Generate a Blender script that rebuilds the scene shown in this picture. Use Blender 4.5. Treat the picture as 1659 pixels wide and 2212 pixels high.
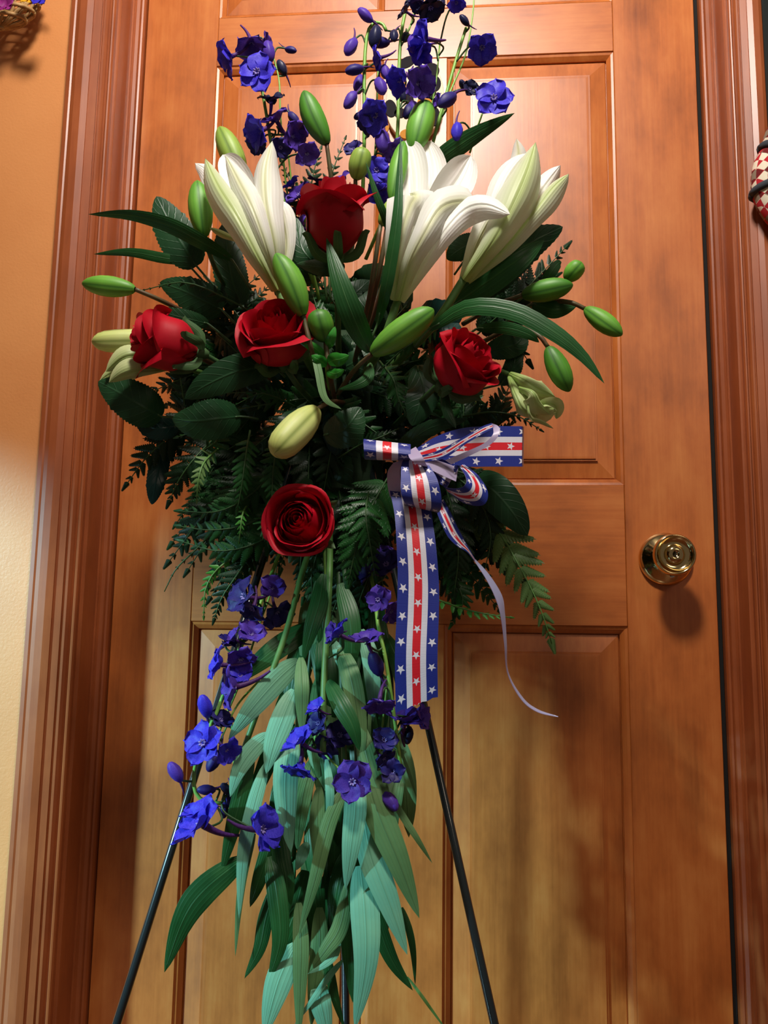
import bpy, math, random
from mathutils import Vector, Matrix
for o in list(bpy.data.objects): bpy.data.objects.remove(o)
S = bpy.context.scene; COL = S.collection
PI = math.pi
rnd = random.Random(7)

# ------------------------------------------------------------------ camera
F = 2007.0; CXP, CYP = 829.5, 1106.0
Zc = Vector((197.5, 12920, -2007)).normalized()            # world up in camera space
Xc = Vector((23630, -137, 2007)); Xc = (Xc - Zc*Xc.dot(Zc)).normalized()
Yc = Zc.cross(Xc)
def cam2world(v): return Vector((Xc.dot(v), Yc.dot(v), Zc.dot(v)))
def ray(px, py): return cam2world(Vector((px-CXP, -(py-CYP), -F)))
DOORW, DOORH, KNOBZ = 0.813, 2.03, 0.94
r1, r2 = ray(256, 1100), ray(1541, 1100)
DIST = DOORW/(r2.x/r2.y - r1.x/r1.y)
rk = ray(1437, 1208)
CAM = Vector((-DIST*r1.x/r1.y, -DIST, KNOBZ - DIST*rk.z/rk.y))
def W(px, py, d=0.0):
    """point on the plane d metres in front of the door, seen at this place of the photograph"""
    r = ray(px, py); return CAM + r*((DIST-d)/r.y)
def pxm(d): return (DIST-d)/F*1.02                          # metres per pixel at that depth
cd = bpy.data.cameras.new('camera'); cam = bpy.data.objects.new('camera', cd); COL.objects.link(cam)
R = Matrix((Xc, Yc, Zc))
cam.matrix_world = Matrix.Translation(CAM) @ R.to_4x4()
cd.sensor_fit = 'VERTICAL'; cd.sensor_height = 36; cd.sensor_width = 27; cd.lens = 36*F/2212
cd.clip_start = .02
S.camera = cam

# ------------------------------------------------------------------ world, lights, exposure
w = bpy.data.worlds.new('World'); S.world = w; w.use_nodes = True
w.node_tree.nodes['Background'].inputs[0].default_value = (1.0, .84, .70, 1)
w.node_tree.nodes['Background'].inputs[1].default_value = .10
def area(name, loc, aim, sx, sy, col, power):
    l = bpy.data.lights.new(name, 'AREA'); l.shape = 'RECTANGLE'; l.size = sx; l.size_y = sy
    l.color = col; l.energy = power
    o = bpy.data.objects.new(name, l); COL.objects.link(o); o.location = loc
    o.rotation_euler = (Vector(aim)-Vector(loc)).to_track_quat('-Z', 'Y').to_euler()
    return o
KN = W(1437, 1208)
area('ceiling_lamp_light', (KN.x-.33, -.98, 2.20), (.40, 0, 1.3), .20, .20, (1, .91, .82), 22)
area('window_light', (-6.0, -5.16, 3.4), (.2, 0, .8), .55, .30, (.40, .83, 1.0), 1500)
area('room_fill_light', (1.6, -2.3, 2.1), (.5, 0, 1.0), .5, .5, (1, .80, .62), 4.5)  # unseen dim warm fill from the right, beside the lamp and window
S.view_settings.view_transform = 'Standard'; S.view_settings.look = 'None'
S.view_settings.gamma = 1; S.view_settings.use_curve_mapping = False
S.view_settings.exposure = 0.0

# ------------------------------------------------------------------ materials
MATS = {}
def srgb(r, g, b):
    f = lambda c: (c/255/12.92) if c/255 <= .04045 else ((c/255+.055)/1.055)**2.4
    return (f(r), f(g), f(b), 1)
def newmat(name):
    m = bpy.data.materials.new(name); m.use_nodes = True
    nt = m.node_tree; MATS[name] = m
    return m, nt, nt.nodes['Principled BSDF']
def nd(nt, t, **k):
    n = nt.nodes.new(t)
    for a, b in k.items(): setattr(n, a, b)
    return n
def ramp(nt, fac, stops):
    r = nd(nt, 'ShaderNodeValToRGB'); e = r.color_ramp.elements
    e[0].position, e[0].color = stops[0]; e[1].position, e[1].color = stops[-1]
    for p, c in stops[1:-1]:
        x = e.new(p); x.color = c
    nt.links.new(fac, r.inputs[0]); return r.outputs[0]
def mathn(nt, op, a, b=None, clamp=False):
    n = nd(nt, 'ShaderNodeMath', operation=op, use_clamp=clamp)
    for i, v in enumerate((a, b)):
        if v is None: continue
        if isinstance(v, (int, float)): n.inputs[i].default_value = v
        else: nt.links.new(v, n.inputs[i])
    return n.outputs[0]
def mixc(nt, fac, a, b, blend='MIX'):
    n = nd(nt, 'ShaderNodeMix', data_type='RGBA', blend_type=blend)
    for i, v in ((0, fac), (6, a), (7, b)):
        if isinstance(v, (int, float)): n.inputs[i].default_value = v
        elif isinstance(v, tuple): n.inputs[i].default_value = v
        else: nt.links.new(v, n.inputs[i])
    return n.outputs[2]
def bump(nt, b, h, strength, dist=.001):
    n = nd(nt, 'ShaderNodeBump'); n.inputs['Strength'].default_value = strength; n.inputs['Distance'].default_value = dist
    nt.links.new(h, n.inputs['Height']); nt.links.new(n.outputs[0], b.inputs['Normal'])
def noise(nt, vec, scale, detail=4, rough=.55):
    n = nd(nt, 'ShaderNodeTexNoise'); n.inputs['Scale'].default_value = scale
    n.inputs['Detail'].default_value = detail; n.inputs['Roughness'].default_value = rough
    if vec is not None: nt.links.new(vec, n.inputs['Vector'])
    return n.outputs['Fac']
def wood(name, axis, dark, mid, light, rough=.40):
    m, nt, b = newmat(name)
    tc = nd(nt, 'ShaderNodeTexCoord'); oi = nd(nt, 'ShaderNodeObjectInfo')
    add = nd(nt, 'ShaderNodeVectorMath', operation='ADD')
    sc = nd(nt, 'ShaderNodeVectorMath', operation='SCALE'); sc.inputs['Scale'].default_value = 7
    cmb = nd(nt, 'ShaderNodeCombineXYZ')
    for i in range(3): nt.links.new(oi.outputs['Random'], cmb.inputs[i])
    nt.links.new(cmb.outputs[0], sc.inputs[0]); nt.links.new(tc.outputs['Object'], add.inputs[0]); nt.links.new(sc.outputs[0], add.inputs[1])
    mp = nd(nt, 'ShaderNodeMapping'); s = [1, 1, 1]; s[axis] = .045
    mp.inputs['Scale'].default_value = s; nt.links.new(add.outputs[0], mp.inputs[0])
    fine = noise(nt, mp.outputs[0], 260, 5, .6)
    mid_n = noise(nt, mp.outputs[0], 42, 4, .6)
    mp2 = nd(nt, 'ShaderNodeMapping'); s2 = [1, 1, 1]; s2[axis] = .5
    mp2.inputs['Scale'].default_value = s2; nt.links.new(add.outputs[0], mp2.inputs[0])
    blot = noise(nt, mp2.outputs[0], 17, 5, .6)
    f = mathn(nt, 'ADD', mathn(nt, 'MULTIPLY', fine, .18), mathn(nt, 'ADD', mathn(nt, 'MULTIPLY', mid_n, .24), mathn(nt, 'MULTIPLY', blot, .60)))
    c = ramp(nt, f, [(.28, dark), (.52, mid), (.78, light)])
    nt.links.new(c, b.inputs['Base Color'])
    b.inputs['Roughness'].default_value = rough; b.inputs['Coat Weight'].default_value = .2; b.inputs['Coat Roughness'].default_value = .30
    bump(nt, b, fine, .10, .0006)
    return m
D_, M_, L_ = srgb(128, 62, 20), srgb(184, 101, 43), srgb(212, 134, 68)
woodV = wood('stained_wood_vertical', 2, D_, M_, L_)
woodH = wood('stained_wood_horizontal', 0, D_, M_, L_)
woodT = wood('stained_wood_trim', 2, srgb(124, 60, 28), srgb(152, 78, 38), srgb(174, 98, 52), .42)
def plain(name, col, rough=.5, metal=0., nscale=None, col2=None, coat=0.):
    m, nt, b = newmat(name); b.inputs['Base Color'].default_value = col
    b.inputs['Roughness'].default_value = rough; b.inputs['Metallic'].default_value = metal; b.inputs['Coat Weight'].default_value = coat
    if nscale:
        tc = nd(nt, 'ShaderNodeTexCoord')
        nt.links.new(ramp(nt, noise(nt, tc.outputs['Object'], nscale), [(.35, col), (.65, col2)]), b.inputs['Base Color'])
    return m
mwall, nt, b = newmat('painted_wall'); tc = nd(nt, 'ShaderNodeTexCoord')
nt.links.new(ramp(nt, noise(nt, tc.outputs['Object'], 6), [(.3, srgb(212, 138, 78)), (.7, srgb(222, 150, 88))]), b.inputs['Base Color'])
b.inputs['Roughness'].default_value = .42; b.inputs['Coat Weight'].default_value = .8; b.inputs['Coat Roughness'].default_value = .42; bump(nt, b, noise(nt, tc.outputs['Object'], 320, 3), .28, .0012)
mfloor = wood('floor_wood', 1, srgb(80, 45, 25), srgb(110, 65, 38), srgb(140, 88, 52), .3)
mceil = plain('ceiling_paint', srgb(235, 225, 205), .8)
mdark = plain('dark_void', (.004, .004, .004, 1), .9)
brass = plain('polished_brass', srgb(226, 198, 142), .10, 1.)
steel = plain('key_steel', srgb(215, 215, 205), .25, 1.)
blackm = plain('black_enamel', (.010, .016, .018, 1), .22, 0, coat=.6)
foam = plain('floral_foam', (.012, .035, .014, 1), .95, 0, 60, (.02, .05, .02, 1))

def leafmat(name, base, alt, vein=None, kind='parallel', rough=.42, trans=.12, vfac=.5, nsc=30):
    m, nt, b = newmat(name)
    uv = nd(nt, 'ShaderNodeUVMap'); sep = nd(nt, 'ShaderNodeSeparateXYZ'); nt.links.new(uv.outputs[0], sep.inputs[0])
    u, v = sep.outputs[0], sep.outputs[1]
    tc = nd(nt, 'ShaderNodeTexCoord')
    c = ramp(nt, noise(nt, tc.outputs['Object'], nsc, 3), [(.32, base), (.68, alt)])
    a = mathn(nt, 'ABSOLUTE', mathn(nt, 'SUBTRACT', u, .5))
    mid = mathn(nt, 'SUBTRACT', 1, mathn(nt, 'MULTIPLY', a, 22), True)
    if kind == 'parallel':
        st = mathn(nt, 'MULTIPLY', mathn(nt, 'POWER', mathn(nt, 'ABSOLUTE', mathn(nt, 'SINE', mathn(nt, 'MULTIPLY', u, 24))), 6), .22)
        vv = mathn(nt, 'MAXIMUM', mid, st)
    elif kind == 'pinnate':
        w_ = mathn(nt, 'SINE', mathn(nt, 'MULTIPLY', mathn(nt, 'SUBTRACT', v, mathn(nt, 'MULTIPLY', a, .45)), 55))
        vv = mathn(nt, 'MAXIMUM', mid, mathn(nt, 'MULTIPLY', mathn(nt, 'POWER', mathn(nt, 'MAXIMUM', w_, 0), 14), .55))
    else: vv = mid
    if vein: c = mixc(nt, mathn(nt, 'MULTIPLY', vv, vfac), c, vein)
    nt.links.new(c, b.inputs['Base Color']); b.inputs['Roughness'].default_value = rough
    b.inputs['Specular IOR Level'].default_value = .35
    bump(nt, b, vv, .35, .0012)
    if trans:
        tr = nd(nt, 'ShaderNodeBsdfTranslucent'); nt.links.new(c, tr.inputs[0])
        mx = nd(nt, 'ShaderNodeMixShader'); mx.inputs[0].default_value = trans
        out = nt.nodes['Material Output']
        nt.links.new(b.outputs[0], mx.inputs[1]); nt.links.new(tr.outputs[0], mx.inputs[2]); nt.links.new(mx.outputs[0], out.inputs[0])
    return m
lilyleaf = leafmat('lily_leaf_green', srgb(28, 78, 34), srgb(36, 92, 44), srgb(70, 120, 66))
lilypale = leafmat('lily_leaf_pale_lit', srgb(112, 182, 152), srgb(128, 194, 158), srgb(90, 158, 122), rough=.5)  # pale underside, with cool window light also tinted into the green
lilyolive = leafmat('lily_leaf_olive', srgb(88, 128, 78), srgb(102, 142, 90), srgb(58, 88, 50), rough=.5)
broad = leafmat('broad_leaf_green', srgb(24, 60, 34), srgb(32, 74, 42), srgb(50, 92, 58), 'pinnate', .42, .05)
broadblue = leafmat('broad_leaf_blue_green', srgb(20, 58, 56), srgb(28, 72, 66), srgb(50, 90, 86), 'pinnate', .3, .05)
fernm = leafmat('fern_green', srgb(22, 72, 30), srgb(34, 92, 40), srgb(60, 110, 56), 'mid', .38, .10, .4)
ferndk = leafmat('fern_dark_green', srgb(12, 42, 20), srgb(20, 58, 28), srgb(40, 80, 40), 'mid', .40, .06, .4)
fernlt = leafmat('fern_light_green', srgb(84, 122, 66), srgb(104, 140, 80), srgb(130, 150, 90), 'mid', .45, .2, .5)
fernbr = leafmat('fern_bright_green', srgb(50, 128, 40), srgb(70, 150, 54), srgb(100, 160, 80), 'mid', .42, .2, .4)
sprigm = leafmat('sprig_green', srgb(40, 130, 40), srgb(60, 150, 56), srgb(110, 170, 90), 'mid', .3, .15)
stemg = plain('stem_green', srgb(76, 120, 56), .45, 0, 40, srgb(92, 138, 70))
stemd = plain('stem_dark_green', srgb(40, 78, 38), .5, 0, 40, srgb(54, 92, 48))
stemb = plain('stem_brown', srgb(96, 62, 44), .5, 0, 40, srgb(80, 84, 50))
stemy = plain('stem_lime', srgb(112, 168, 66), .4, 0, 40, srgb(130, 180, 80))

def budmat(name, base, tipc, groove):
    m, nt, b = newmat(name)
    uv = nd(nt, 'ShaderNodeUVMap'); sep = nd(nt, 'ShaderNodeSeparateXYZ'); nt.links.new(uv.outputs[0], sep.inputs[0])
    u, v = sep.outputs[0], sep.outputs[1]
    c = ramp(nt, v, [(.0, base), (.55, tipc), (1., base)])
    g = mathn(nt, 'POWER', mathn(nt, 'ABSOLUTE', mathn(nt, 'COSINE', mathn(nt, 'MULTIPLY', u, 3*PI))), 40)
    st = mathn(nt, 'MULTIPLY', mathn(nt, 'POWER', mathn(nt, 'ABSOLUTE', mathn(nt, 'SINE', mathn(nt, 'MULTIPLY', u, 18*PI))), 4), .14)
    c = mixc(nt, mathn(nt, 'MAXIMUM', mathn(nt, 'MULTIPLY', g, .75), st), c, groove)
    nt.links.new(c, b.inputs['Base Color']); b.inputs['Roughness'].default_value = .50
    b.inputs['Subsurface Weight'].default_value = .08; b.inputs['Subsurface Scale'].default_value = .004
    return m
budg = budmat('bud_green', srgb(84, 146, 44), srgb(112, 176, 60), srgb(40, 100, 28))
budd = budmat('bud_deep_green', srgb(60, 120, 34), srgb(84, 150, 44), srgb(34, 84, 24))
budp = budmat('bud_pale', srgb(190, 204, 112), srgb(208, 220, 140), srgb(120, 140, 60))
budl = budmat('bud_lime', srgb(130, 160, 62), srgb(150, 182, 80), srgb(84, 116, 40))

def tepalmat(name, edge, midc, basec, wmid):
    m, nt, b = newmat(name)
    uv = nd(nt, 'ShaderNodeUVMap'); sep = nd(nt, 'ShaderNodeSeparateXYZ'); nt.links.new(uv.outputs[0], sep.inputs[0])
    u, v = sep.outputs[0], sep.outputs[1]
    a = mathn(nt, 'ABSOLUTE', mathn(nt, 'SUBTRACT', u, .5))
    mid = mathn(nt, 'SUBTRACT', 1, mathn(nt, 'MULTIPLY', a, 1/wmid), True)
    c = mixc(nt, mathn(nt, 'MULTIPLY', mathn(nt, 'POWER', mid, 1.3), .8), edge, midc)
    bs = mathn(nt, 'SUBTRACT', 1, mathn(nt, 'MULTIPLY', v, 2.6), True)
    c = mixc(nt, mathn(nt, 'MULTIPLY', bs, .85), c, basec)
    st = mathn(nt, 'POWER', mathn(nt, 'ABSOLUTE', mathn(nt, 'SINE', mathn(nt, 'MULTIPLY', u, 34))), 3)
    nt.links.new(c, b.inputs['Base Color']); b.inputs['Roughness'].default_value = .45
    mline = mathn(nt, 'SUBTRACT', 1, mathn(nt, 'MULTIPLY', a, 16), True)
    bump(nt, b, mathn(nt, 'ADD', mathn(nt, 'MULTIPLY', st, .2), mathn(nt, 'MULTIPLY', mline, -1.2)), .5, .0012)
    tr = nd(nt, 'ShaderNodeBsdfTranslucent'); nt.links.new(c, tr.inputs[0])
    mx = nd(nt, 'ShaderNodeMixShader'); mx.inputs[0].default_value = .22
    nt.links.new(b.outputs[0], mx.inputs[1]); nt.links.new(tr.outputs[0], mx.inputs[2]); nt.links.new(mx.outputs[0], nt.nodes['Material Output'].inputs[0])
    return m
tep_out = tepalmat('tepal_outer', srgb(236, 238, 232), srgb(206, 212, 150), srgb(176, 196, 112), .26)
tep_green = tepalmat('tepal_green_ribbed', srgb(230, 236, 214), srgb(160, 186, 70), srgb(150, 184, 84), .42)
tep_in = tepalmat('tepal_white', srgb(246, 246, 242), srgb(232, 238, 226), srgb(214, 224, 170), .12)
tep_pale = tepalmat('tepal_pale_green', srgb(206, 218, 160), srgb(150, 184, 96), srgb(140, 176, 84), .4)

def petalmat(name, c1, c2, rough=.55, trans=.08, sheen=.25):
    m, nt, b = newmat(name)
    tc = nd(nt, 'ShaderNodeTexCoord')
    c = ramp(nt, noise(nt, tc.outputs['Object'], 35, 3), [(.3, c1), (.7, c2)])
    nt.links.new(c, b.inputs['Base Color']); b.inputs['Roughness'].default_value = rough
    b.inputs['Sheen Weight'].default_value = sheen; b.inputs['Sheen Tint'].default_value = c2
    b.inputs['Specular IOR Level'].default_value = .25
    tr = nd(nt, 'ShaderNodeBsdfTranslucent'); nt.links.new(c, tr.inputs[0])
    mx = nd(nt, 'ShaderNodeMixShader'); mx.inputs[0].default_value = trans
    nt.links.new(b.outputs[0], mx.inputs[1]); nt.links.new(tr.outputs[0], mx.inputs[2]); nt.links.new(mx.outputs[0], nt.nodes['Material Output'].inputs[0])
    return m
rosem = petalmat('rose_red', srgb(166, 3, 26), srgb(192, 9, 38))
delb = petalmat('delphinium_blue', srgb(52, 44, 190), srgb(78, 66, 218), .5, .15)
delp = petalmat('delphinium_violet', srgb(70, 44, 150), srgb(92, 64, 176), .5, .12)
deld = petalmat('delphinium_dark', srgb(34, 30, 92), srgb(50, 42, 120), .5, .05)
delk = petalmat('delphinium_withered', srgb(20, 22, 48), srgb(40, 44, 80), .4, 0)
spurm = petalmat('spur_purple', srgb(70, 36, 96), srgb(88, 50, 120), .5, .05)
beem = petalmat('floret_white', srgb(116, 100, 186), srgb(178, 166, 216), .5, .1)

# ribbon: stripes and stars by UV
def star_mask(nt, x, y, rad):
    """1 inside a five pointed star of that radius; tip towards +y"""
    ang = mathn(nt, 'ARCTAN2', x, y)
    rr = mathn(nt, 'SQRT', mathn(nt, 'ADD', mathn(nt, 'MULTIPLY', x, x), mathn(nt, 'MULTIPLY', y, y)))
    seg = 2*PI/5
    t = mathn(nt, 'ADD', ang, 10*seg + seg/2)
    md = mathn(nt, 'MODULO', t, seg)
    fa = mathn(nt, 'ABSOLUTE', mathn(nt, 'SUBTRACT', md, seg/2))
    px_ = mathn(nt, 'MULTIPLY', rr, mathn(nt, 'COSINE', fa)); py_ = mathn(nt, 'MULTIPLY', rr, mathn(nt, 'SINE', fa))
    ri = rad*.42
    ix, iy = ri*math.cos(PI/5), ri*math.sin(PI/5)
    nx, ny = iy, rad-ix                                      # normal of edge tip(rad,0)->(ix,iy)
    dd = mathn(nt, 'ADD', mathn(nt, 'MULTIPLY', px_, nx), mathn(nt, 'MULTIPLY', py_, ny))
    return mathn(nt, 'LESS_THAN', dd, rad*nx)
mrib, nt, b = newmat('star_ribbon')
uv = nd(nt, 'ShaderNodeUVMap'); sep = nd(nt, 'ShaderNodeSeparateXYZ'); nt.links.new(uv.outputs[0], sep.inputs[0])
U, V = sep.outputs[0], sep.outputs[1]
a = mathn(nt, 'ABSOLUTE', mathn(nt, 'SUBTRACT', U, .5))
isred = mathn(nt, 'LESS_THAN', a, .095); iswhite = mathn(nt, 'LESS_THAN', a, .235)
PER = .59
def cell(off):
    v = mathn(nt, 'ADD', mathn(nt, 'DIVIDE', V, PER), 50+off)
    return mathn(nt, 'MULTIPLY', mathn(nt, 'SUBTRACT', mathn(nt, 'FRACT', v), .5), PER)
side = mathn(nt, 'SUBTRACT', a, .365)
s1 = star_mask(nt, side, cell(0), .112)
s2 = star_mask(nt, mathn(nt, 'SUBTRACT', U, .5), cell(.5), .105)
c = mixc(nt, iswhite, srgb(12, 38, 142), srgb(232, 232, 246))
c = mixc(nt, isred, c, srgb(226, 14, 38))
c = mixc(nt, mathn(nt, 'MAXIMUM', s1, s2), c, srgb(234, 232, 244))
nt.links.new(c, b.inputs['Base Color']); b.inputs['Roughness'].default_value = .45; b.inputs['Sheen Weight'].default_value = .2
bump(nt, b, mathn(nt, 'SINE', mathn(nt, 'MULTIPLY', V, 260)), .25, .0003)
mribback = plain('ribbon_back', srgb(176, 164, 200), .4)
mribclear, nt, b = newmat('ribbon_sheer'); b.inputs['Base Color'].default_value = srgb(178, 186, 226); b.inputs['Roughness'].default_value = .35
tr = nd(nt, 'ShaderNodeBsdfTransparent'); mx = nd(nt, 'ShaderNodeMixShader'); mx.inputs[0].default_value = .35
nt.links.new(b.outputs[0], mx.inputs[1]); nt.links.new(tr.outputs[0], mx.inputs[2]); nt.links.new(mx.outputs[0], nt.nodes['Material Output'].inputs[0])

# ------------------------------------------------------------------ mesh helpers
def tag(o, label=None, cat=None, group=None, kind=None):
    for k, v in (('label', label), ('category', cat), ('group', group), ('kind', kind)):
        if v: o[k] = v
    return o
def empty(name, loc, label, cat, group=None):
    o = bpy.data.objects.new(name, None); COL.objects.link(o); o.location = loc; o.empty_display_size = .02
    return tag(o, label, cat, group)
def mk(name, verts, faces, mat, parent=None, uvs=None, smooth=True, midx=None, local=False):
    me = bpy.data.meshes.new(name)
    if parent is not None and not local:
        po = parent.location if parent.parent is None else parent.location + parent.parent.location
        verts = [Vector(v)-po for v in verts]
    me.from_pydata([tuple(v) for v in verts], [], faces)
    for m in (mat if isinstance(mat, (list, tuple)) else [mat]): me.materials.append(m)
    if uvs is not None:
        l = me.uv_layers.new(name='UVMap')
        flat = []
        for p in me.polygons:
            for vi in p.vertices: flat.extend(uvs[vi])
        l.data.foreach_set('uv', flat)
    if smooth: me.polygons.foreach_set('use_smooth', [True]*len(me.polygons))
    if midx: me.polygons.foreach_set('material_index', midx)
    me.update()
    o = bpy.data.objects.new(name, me); COL.objects.link(o)
    if parent is not None: o.parent = parent
    return o
def cr(pts, n):
    """Catmull-Rom through tuples of any length, n+1 samples"""
    pts = [tuple(p) for p in pts]; k = len(pts)
    if k == 2: return [tuple(a+(b-a)*i/n for a, b in zip(*pts)) for i in range(n+1)]
    out = []
    for i in range(n+1):
        s = i/n*(k-1); j = min(int(s), k-2); t = s-j
        p0 = pts[j-1] if j > 0 else tuple(2*a-b for a, b in zip(pts[0], pts[1]))
        p1, p2 = pts[j], pts[j+1]
        p3 = pts[j+2] if j+2 < k else tuple(2*a-b for a, b in zip(pts[-1], pts[-2]))
        out.append(tuple(.5*(2*b_+(c_-a_)*t+(2*a_-5*b_+4*c_-d_)*t*t+(3*b_-a_-3*c_+d_)*t**3) for a_, b_, c_, d_ in zip(p0, p1, p2, p3)))
    return out
def tube_geo(P, rad, sides=7, cap=True):
    P = [Vector(p) for p in P]; n = len(P)
    if not isinstance(rad, (list, tuple)): rad = [rad]*n
    V_, F_ = [], []
    up = Vector((0, 1, 0.01)); prev = None
    for i, p in enumerate(P):
        t = (P[min(i+1, n-1)]-P[max(i-1, 0)]).normalized()
        a = (prev - t*prev.dot(t)) if prev else (up - t*up.dot(t))
        if a.length < 1e-5: a = Vector((1, 0, 0)) - t*t.x
        a.normalize(); prev = a; b_ = t.cross(a)
        for k in range(sides):
            q = 2*PI*k/sides; V_.append(p + (a*math.cos(q)+b_*math.sin(q))*rad[i])
    for i in range(n-1):
        for k in range(sides):
            k2 = (k+1) % sides
            F_.append((i*sides+k, i*sides+k2, (i+1)*sides+k2, (i+1)*sides+k))
    if cap: F_.append(tuple(range(sides))[::-1]); F_.append(tuple((n-1)*sides+k for k in range(sides)))
    return V_, F_
def tube(name, P, rad, mat, parent=None, sides=7):
    v, f = tube_geo(P, rad, sides); return mk(name, v, f, mat, parent)
def join(geos):
    V_, F_ = [], []
    for v, f in geos:
        o = len(V_); V_ += list(v); F_ += [tuple(i+o for i in q) for q in f]
    return V_, F_
PROF = {
 'lance': lambda t: (max(.0, t)+.02)**.50*(1-t)**.80/.452,
 'ovate': lambda t: (t+.01)**.44*(1-t)**.66/.505,
 'blade': lambda t: min(1, (.45+1.2*t))*(1-t**3.0)**1.0 if t < 1 else 0,
 'tepal': lambda t: (.30+.70*(min(t/.62, 1)**1.1)) if t < .62 else max(0, 1-((t-.62)/.38)**2.2)**.75,
 'tongue': lambda t: (.34+.66*min(t/.7, 1)) if t < .78 else max(0, 1-((t-.78)/.22)**2.2)**.8,
}
def leaf_geo(P, w, prof='lance', cup=.25, fold=0., roll=0., roll2=None, nu=16, nv=6, teeth=0, wave=0., seed=0):
    pts = [Vector(p) for p in cr(P, nu)]
    pf = PROF[prof]; V_, F_, UV = [], [], []
    if roll2 is None: roll2 = roll
    for i, p in enumerate(pts):
        t = i/nu
        tan = (pts[min(i+1, nu)]-pts[max(i-1, 0)]).normalized()
        view = (CAM-p).normalized()
        sd = tan.cross(view).normalized()
        nrm = sd.cross(tan)
        a = roll+(roll2-roll)*t
        sd, nrm = sd*math.cos(a)+nrm*math.sin(a), nrm*math.cos(a)-sd*math.sin(a)
        ww = w*.5*pf(t)
        if teeth: ww *= 1+.12*(((t*teeth) % 1)-.5)
        for j in range(nv+1):
            s = j/nv*2-1
            off = -cup*ww*s*s*1.6 + fold*ww*abs(s) + wave*w*math.sin(t*9+seed+s*1.5)*abs(s)
            V_.append(p+sd*ww*s*(1-.25*abs(cup)*s*s)+nrm*off); UV.append((j/nv, t))
    for i in range(nu):
        for j in range(nv):
            q = i*(nv+1)+j; F_.append((q, q+1, q+nv+2, q+nv+1))
    return V_, F_, UV
def leaf(name, pix, wpx, mat, parent, **k):
    """pix: (x, y, depth) from base to tip; wpx: widest width in photograph pixels"""
    P = [W(x, y, d) for x, y, d in pix]
    dm = sum(p[2] for p in pix)/len(pix)
    v, f, u = leaf_geo(P, wpx*pxm(dm), **k)
    return mk(name, v, f, mat, parent, u)
def box_geo(x0, x1, y0, y1, z0, z1, b=.0012):
    """box with chamfered edges"""
    V_ = []; 
    for sx, x in ((1, x0), (-1, x1)):
        for sy, y in ((1, y0), (-1, y1)):
            for sz, z in ((1, z0), (-1, z1)):
                V_ += [(x, y+sy*b, z+sz*b), (x+sx*b, y, z+sz*b), (x+sx*b, y+sy*b, z)]
    import bmesh
    bm = bmesh.new()
    for v in V_: bm.verts.new(v)
    bmesh.ops.convex_hull(bm, input=list(bm.verts))
    bmesh.ops.dissolve_limit(bm, angle_limit=.01, verts=list(bm.verts), edges=list(bm.edges))
    bm.verts.index_update()
    out = ([v.co.copy() for v in bm.verts], [tuple(v.index for v in f.verts) for f in bm.faces]); bm.free(); return out
def box(name, x0, x1, y0, y1, z0, z1, mat, parent=None, b=.0012):
    v, f = box_geo(x0, x1, y0, y1, z0, z1, b); return mk(name, v, f, mat, parent, smooth=False)
def lathe_geo(prof, M, n=40):
    """prof: (radius, height) along local z, M places it"""
    V_, F_ = [], []
    for r, h in prof:
        for k in range(n):
            q = 2*PI*k/n; V_.append(M @ Vector((r*math.cos(q), r*math.sin(q), h)))
    for i in range(len(prof)-1):
        for k in range(n):
            k2 = (k+1) % n; F_.append((i*n+k, i*n+k2, (i+1)*n+k2, (i+1)*n+k))
    return V_, F_
def basis(z, x=None):
    z = Vector(z).normalized(); x = Vector(x) if x is not None else Vector((.3, .2, 1))
    x = x - z*x.dot(z)
    if x.length < 1e-4: x = Vector((1, 0, 0)) - z*z.x
    x.normalize(); y = z.cross(x)
    return Matrix((x, y, z)).transposed()

# ------------------------------------------------------------------ the setting
DW, DH = DOORW, DOORH
REV = .058; CASL = -.0
XL, XR = 0., DW
def X(px, py): return W(px, py).x
def Z(px, py): return W(px, py).z
xs_l = X(440, 740); xs_r = X(1341, 740)                     # inner edges of the stiles
xm_r = X(966, 140); xm_l = xm_r-.094                        # mullion
z_low_top = (Z(411, 1340)+Z(1354, 1355))/2; z_mid_bot = Z(1346, 1048)
z_mid_top = (Z(469, 145)+Z(1328, 108))/2; z_up_bot = z_mid_top+.080
z_low_bot = .235; z_up_top = DH-.115
TH = .036
door = bpy.data.objects.new('door_1', None); COL.objects.link(door); tag(door, kind='structure', label='stained six panel wooden door behind the flowers')
def dpart(name, x0, x1, z0, z1, mat): return box(name, x0, x1, 0, TH, z0, z1, mat, door, .0008)
dpart('stile', 0, xs_l, 0.01, DH, woodV); dpart('stile', xs_r, DW, .01, DH, woodV)
for a, b_ in ((.01, z_low_bot), (z_low_top, z_mid_bot), (z_mid_top, z_up_bot), (z_up_top, DH)):
    dpart('rail', xs_l+.0004, xs_r-.0004, a, b_, woodH)
for a, b_ in ((z_low_bot, z_low_top), (z_mid_bot, z_mid_top), (z_up_bot, z_up_top)):
    dpart('mullion', xm_l, xm_r, a+.0004, b_-.0004, woodV)
STICK = [(0, .0004), (.0006, .002), (.004, .003), (.0075, .0062), (.0095, .0082), (.0096, .0125), (.0125, .0125)]
FIELD = [(.0105, .0118), (.0115, .0105), (.034, .0062), (.0342, .0040), (.0368, .0040), (.0370, .0022), (.0400, .0020)]
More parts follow.
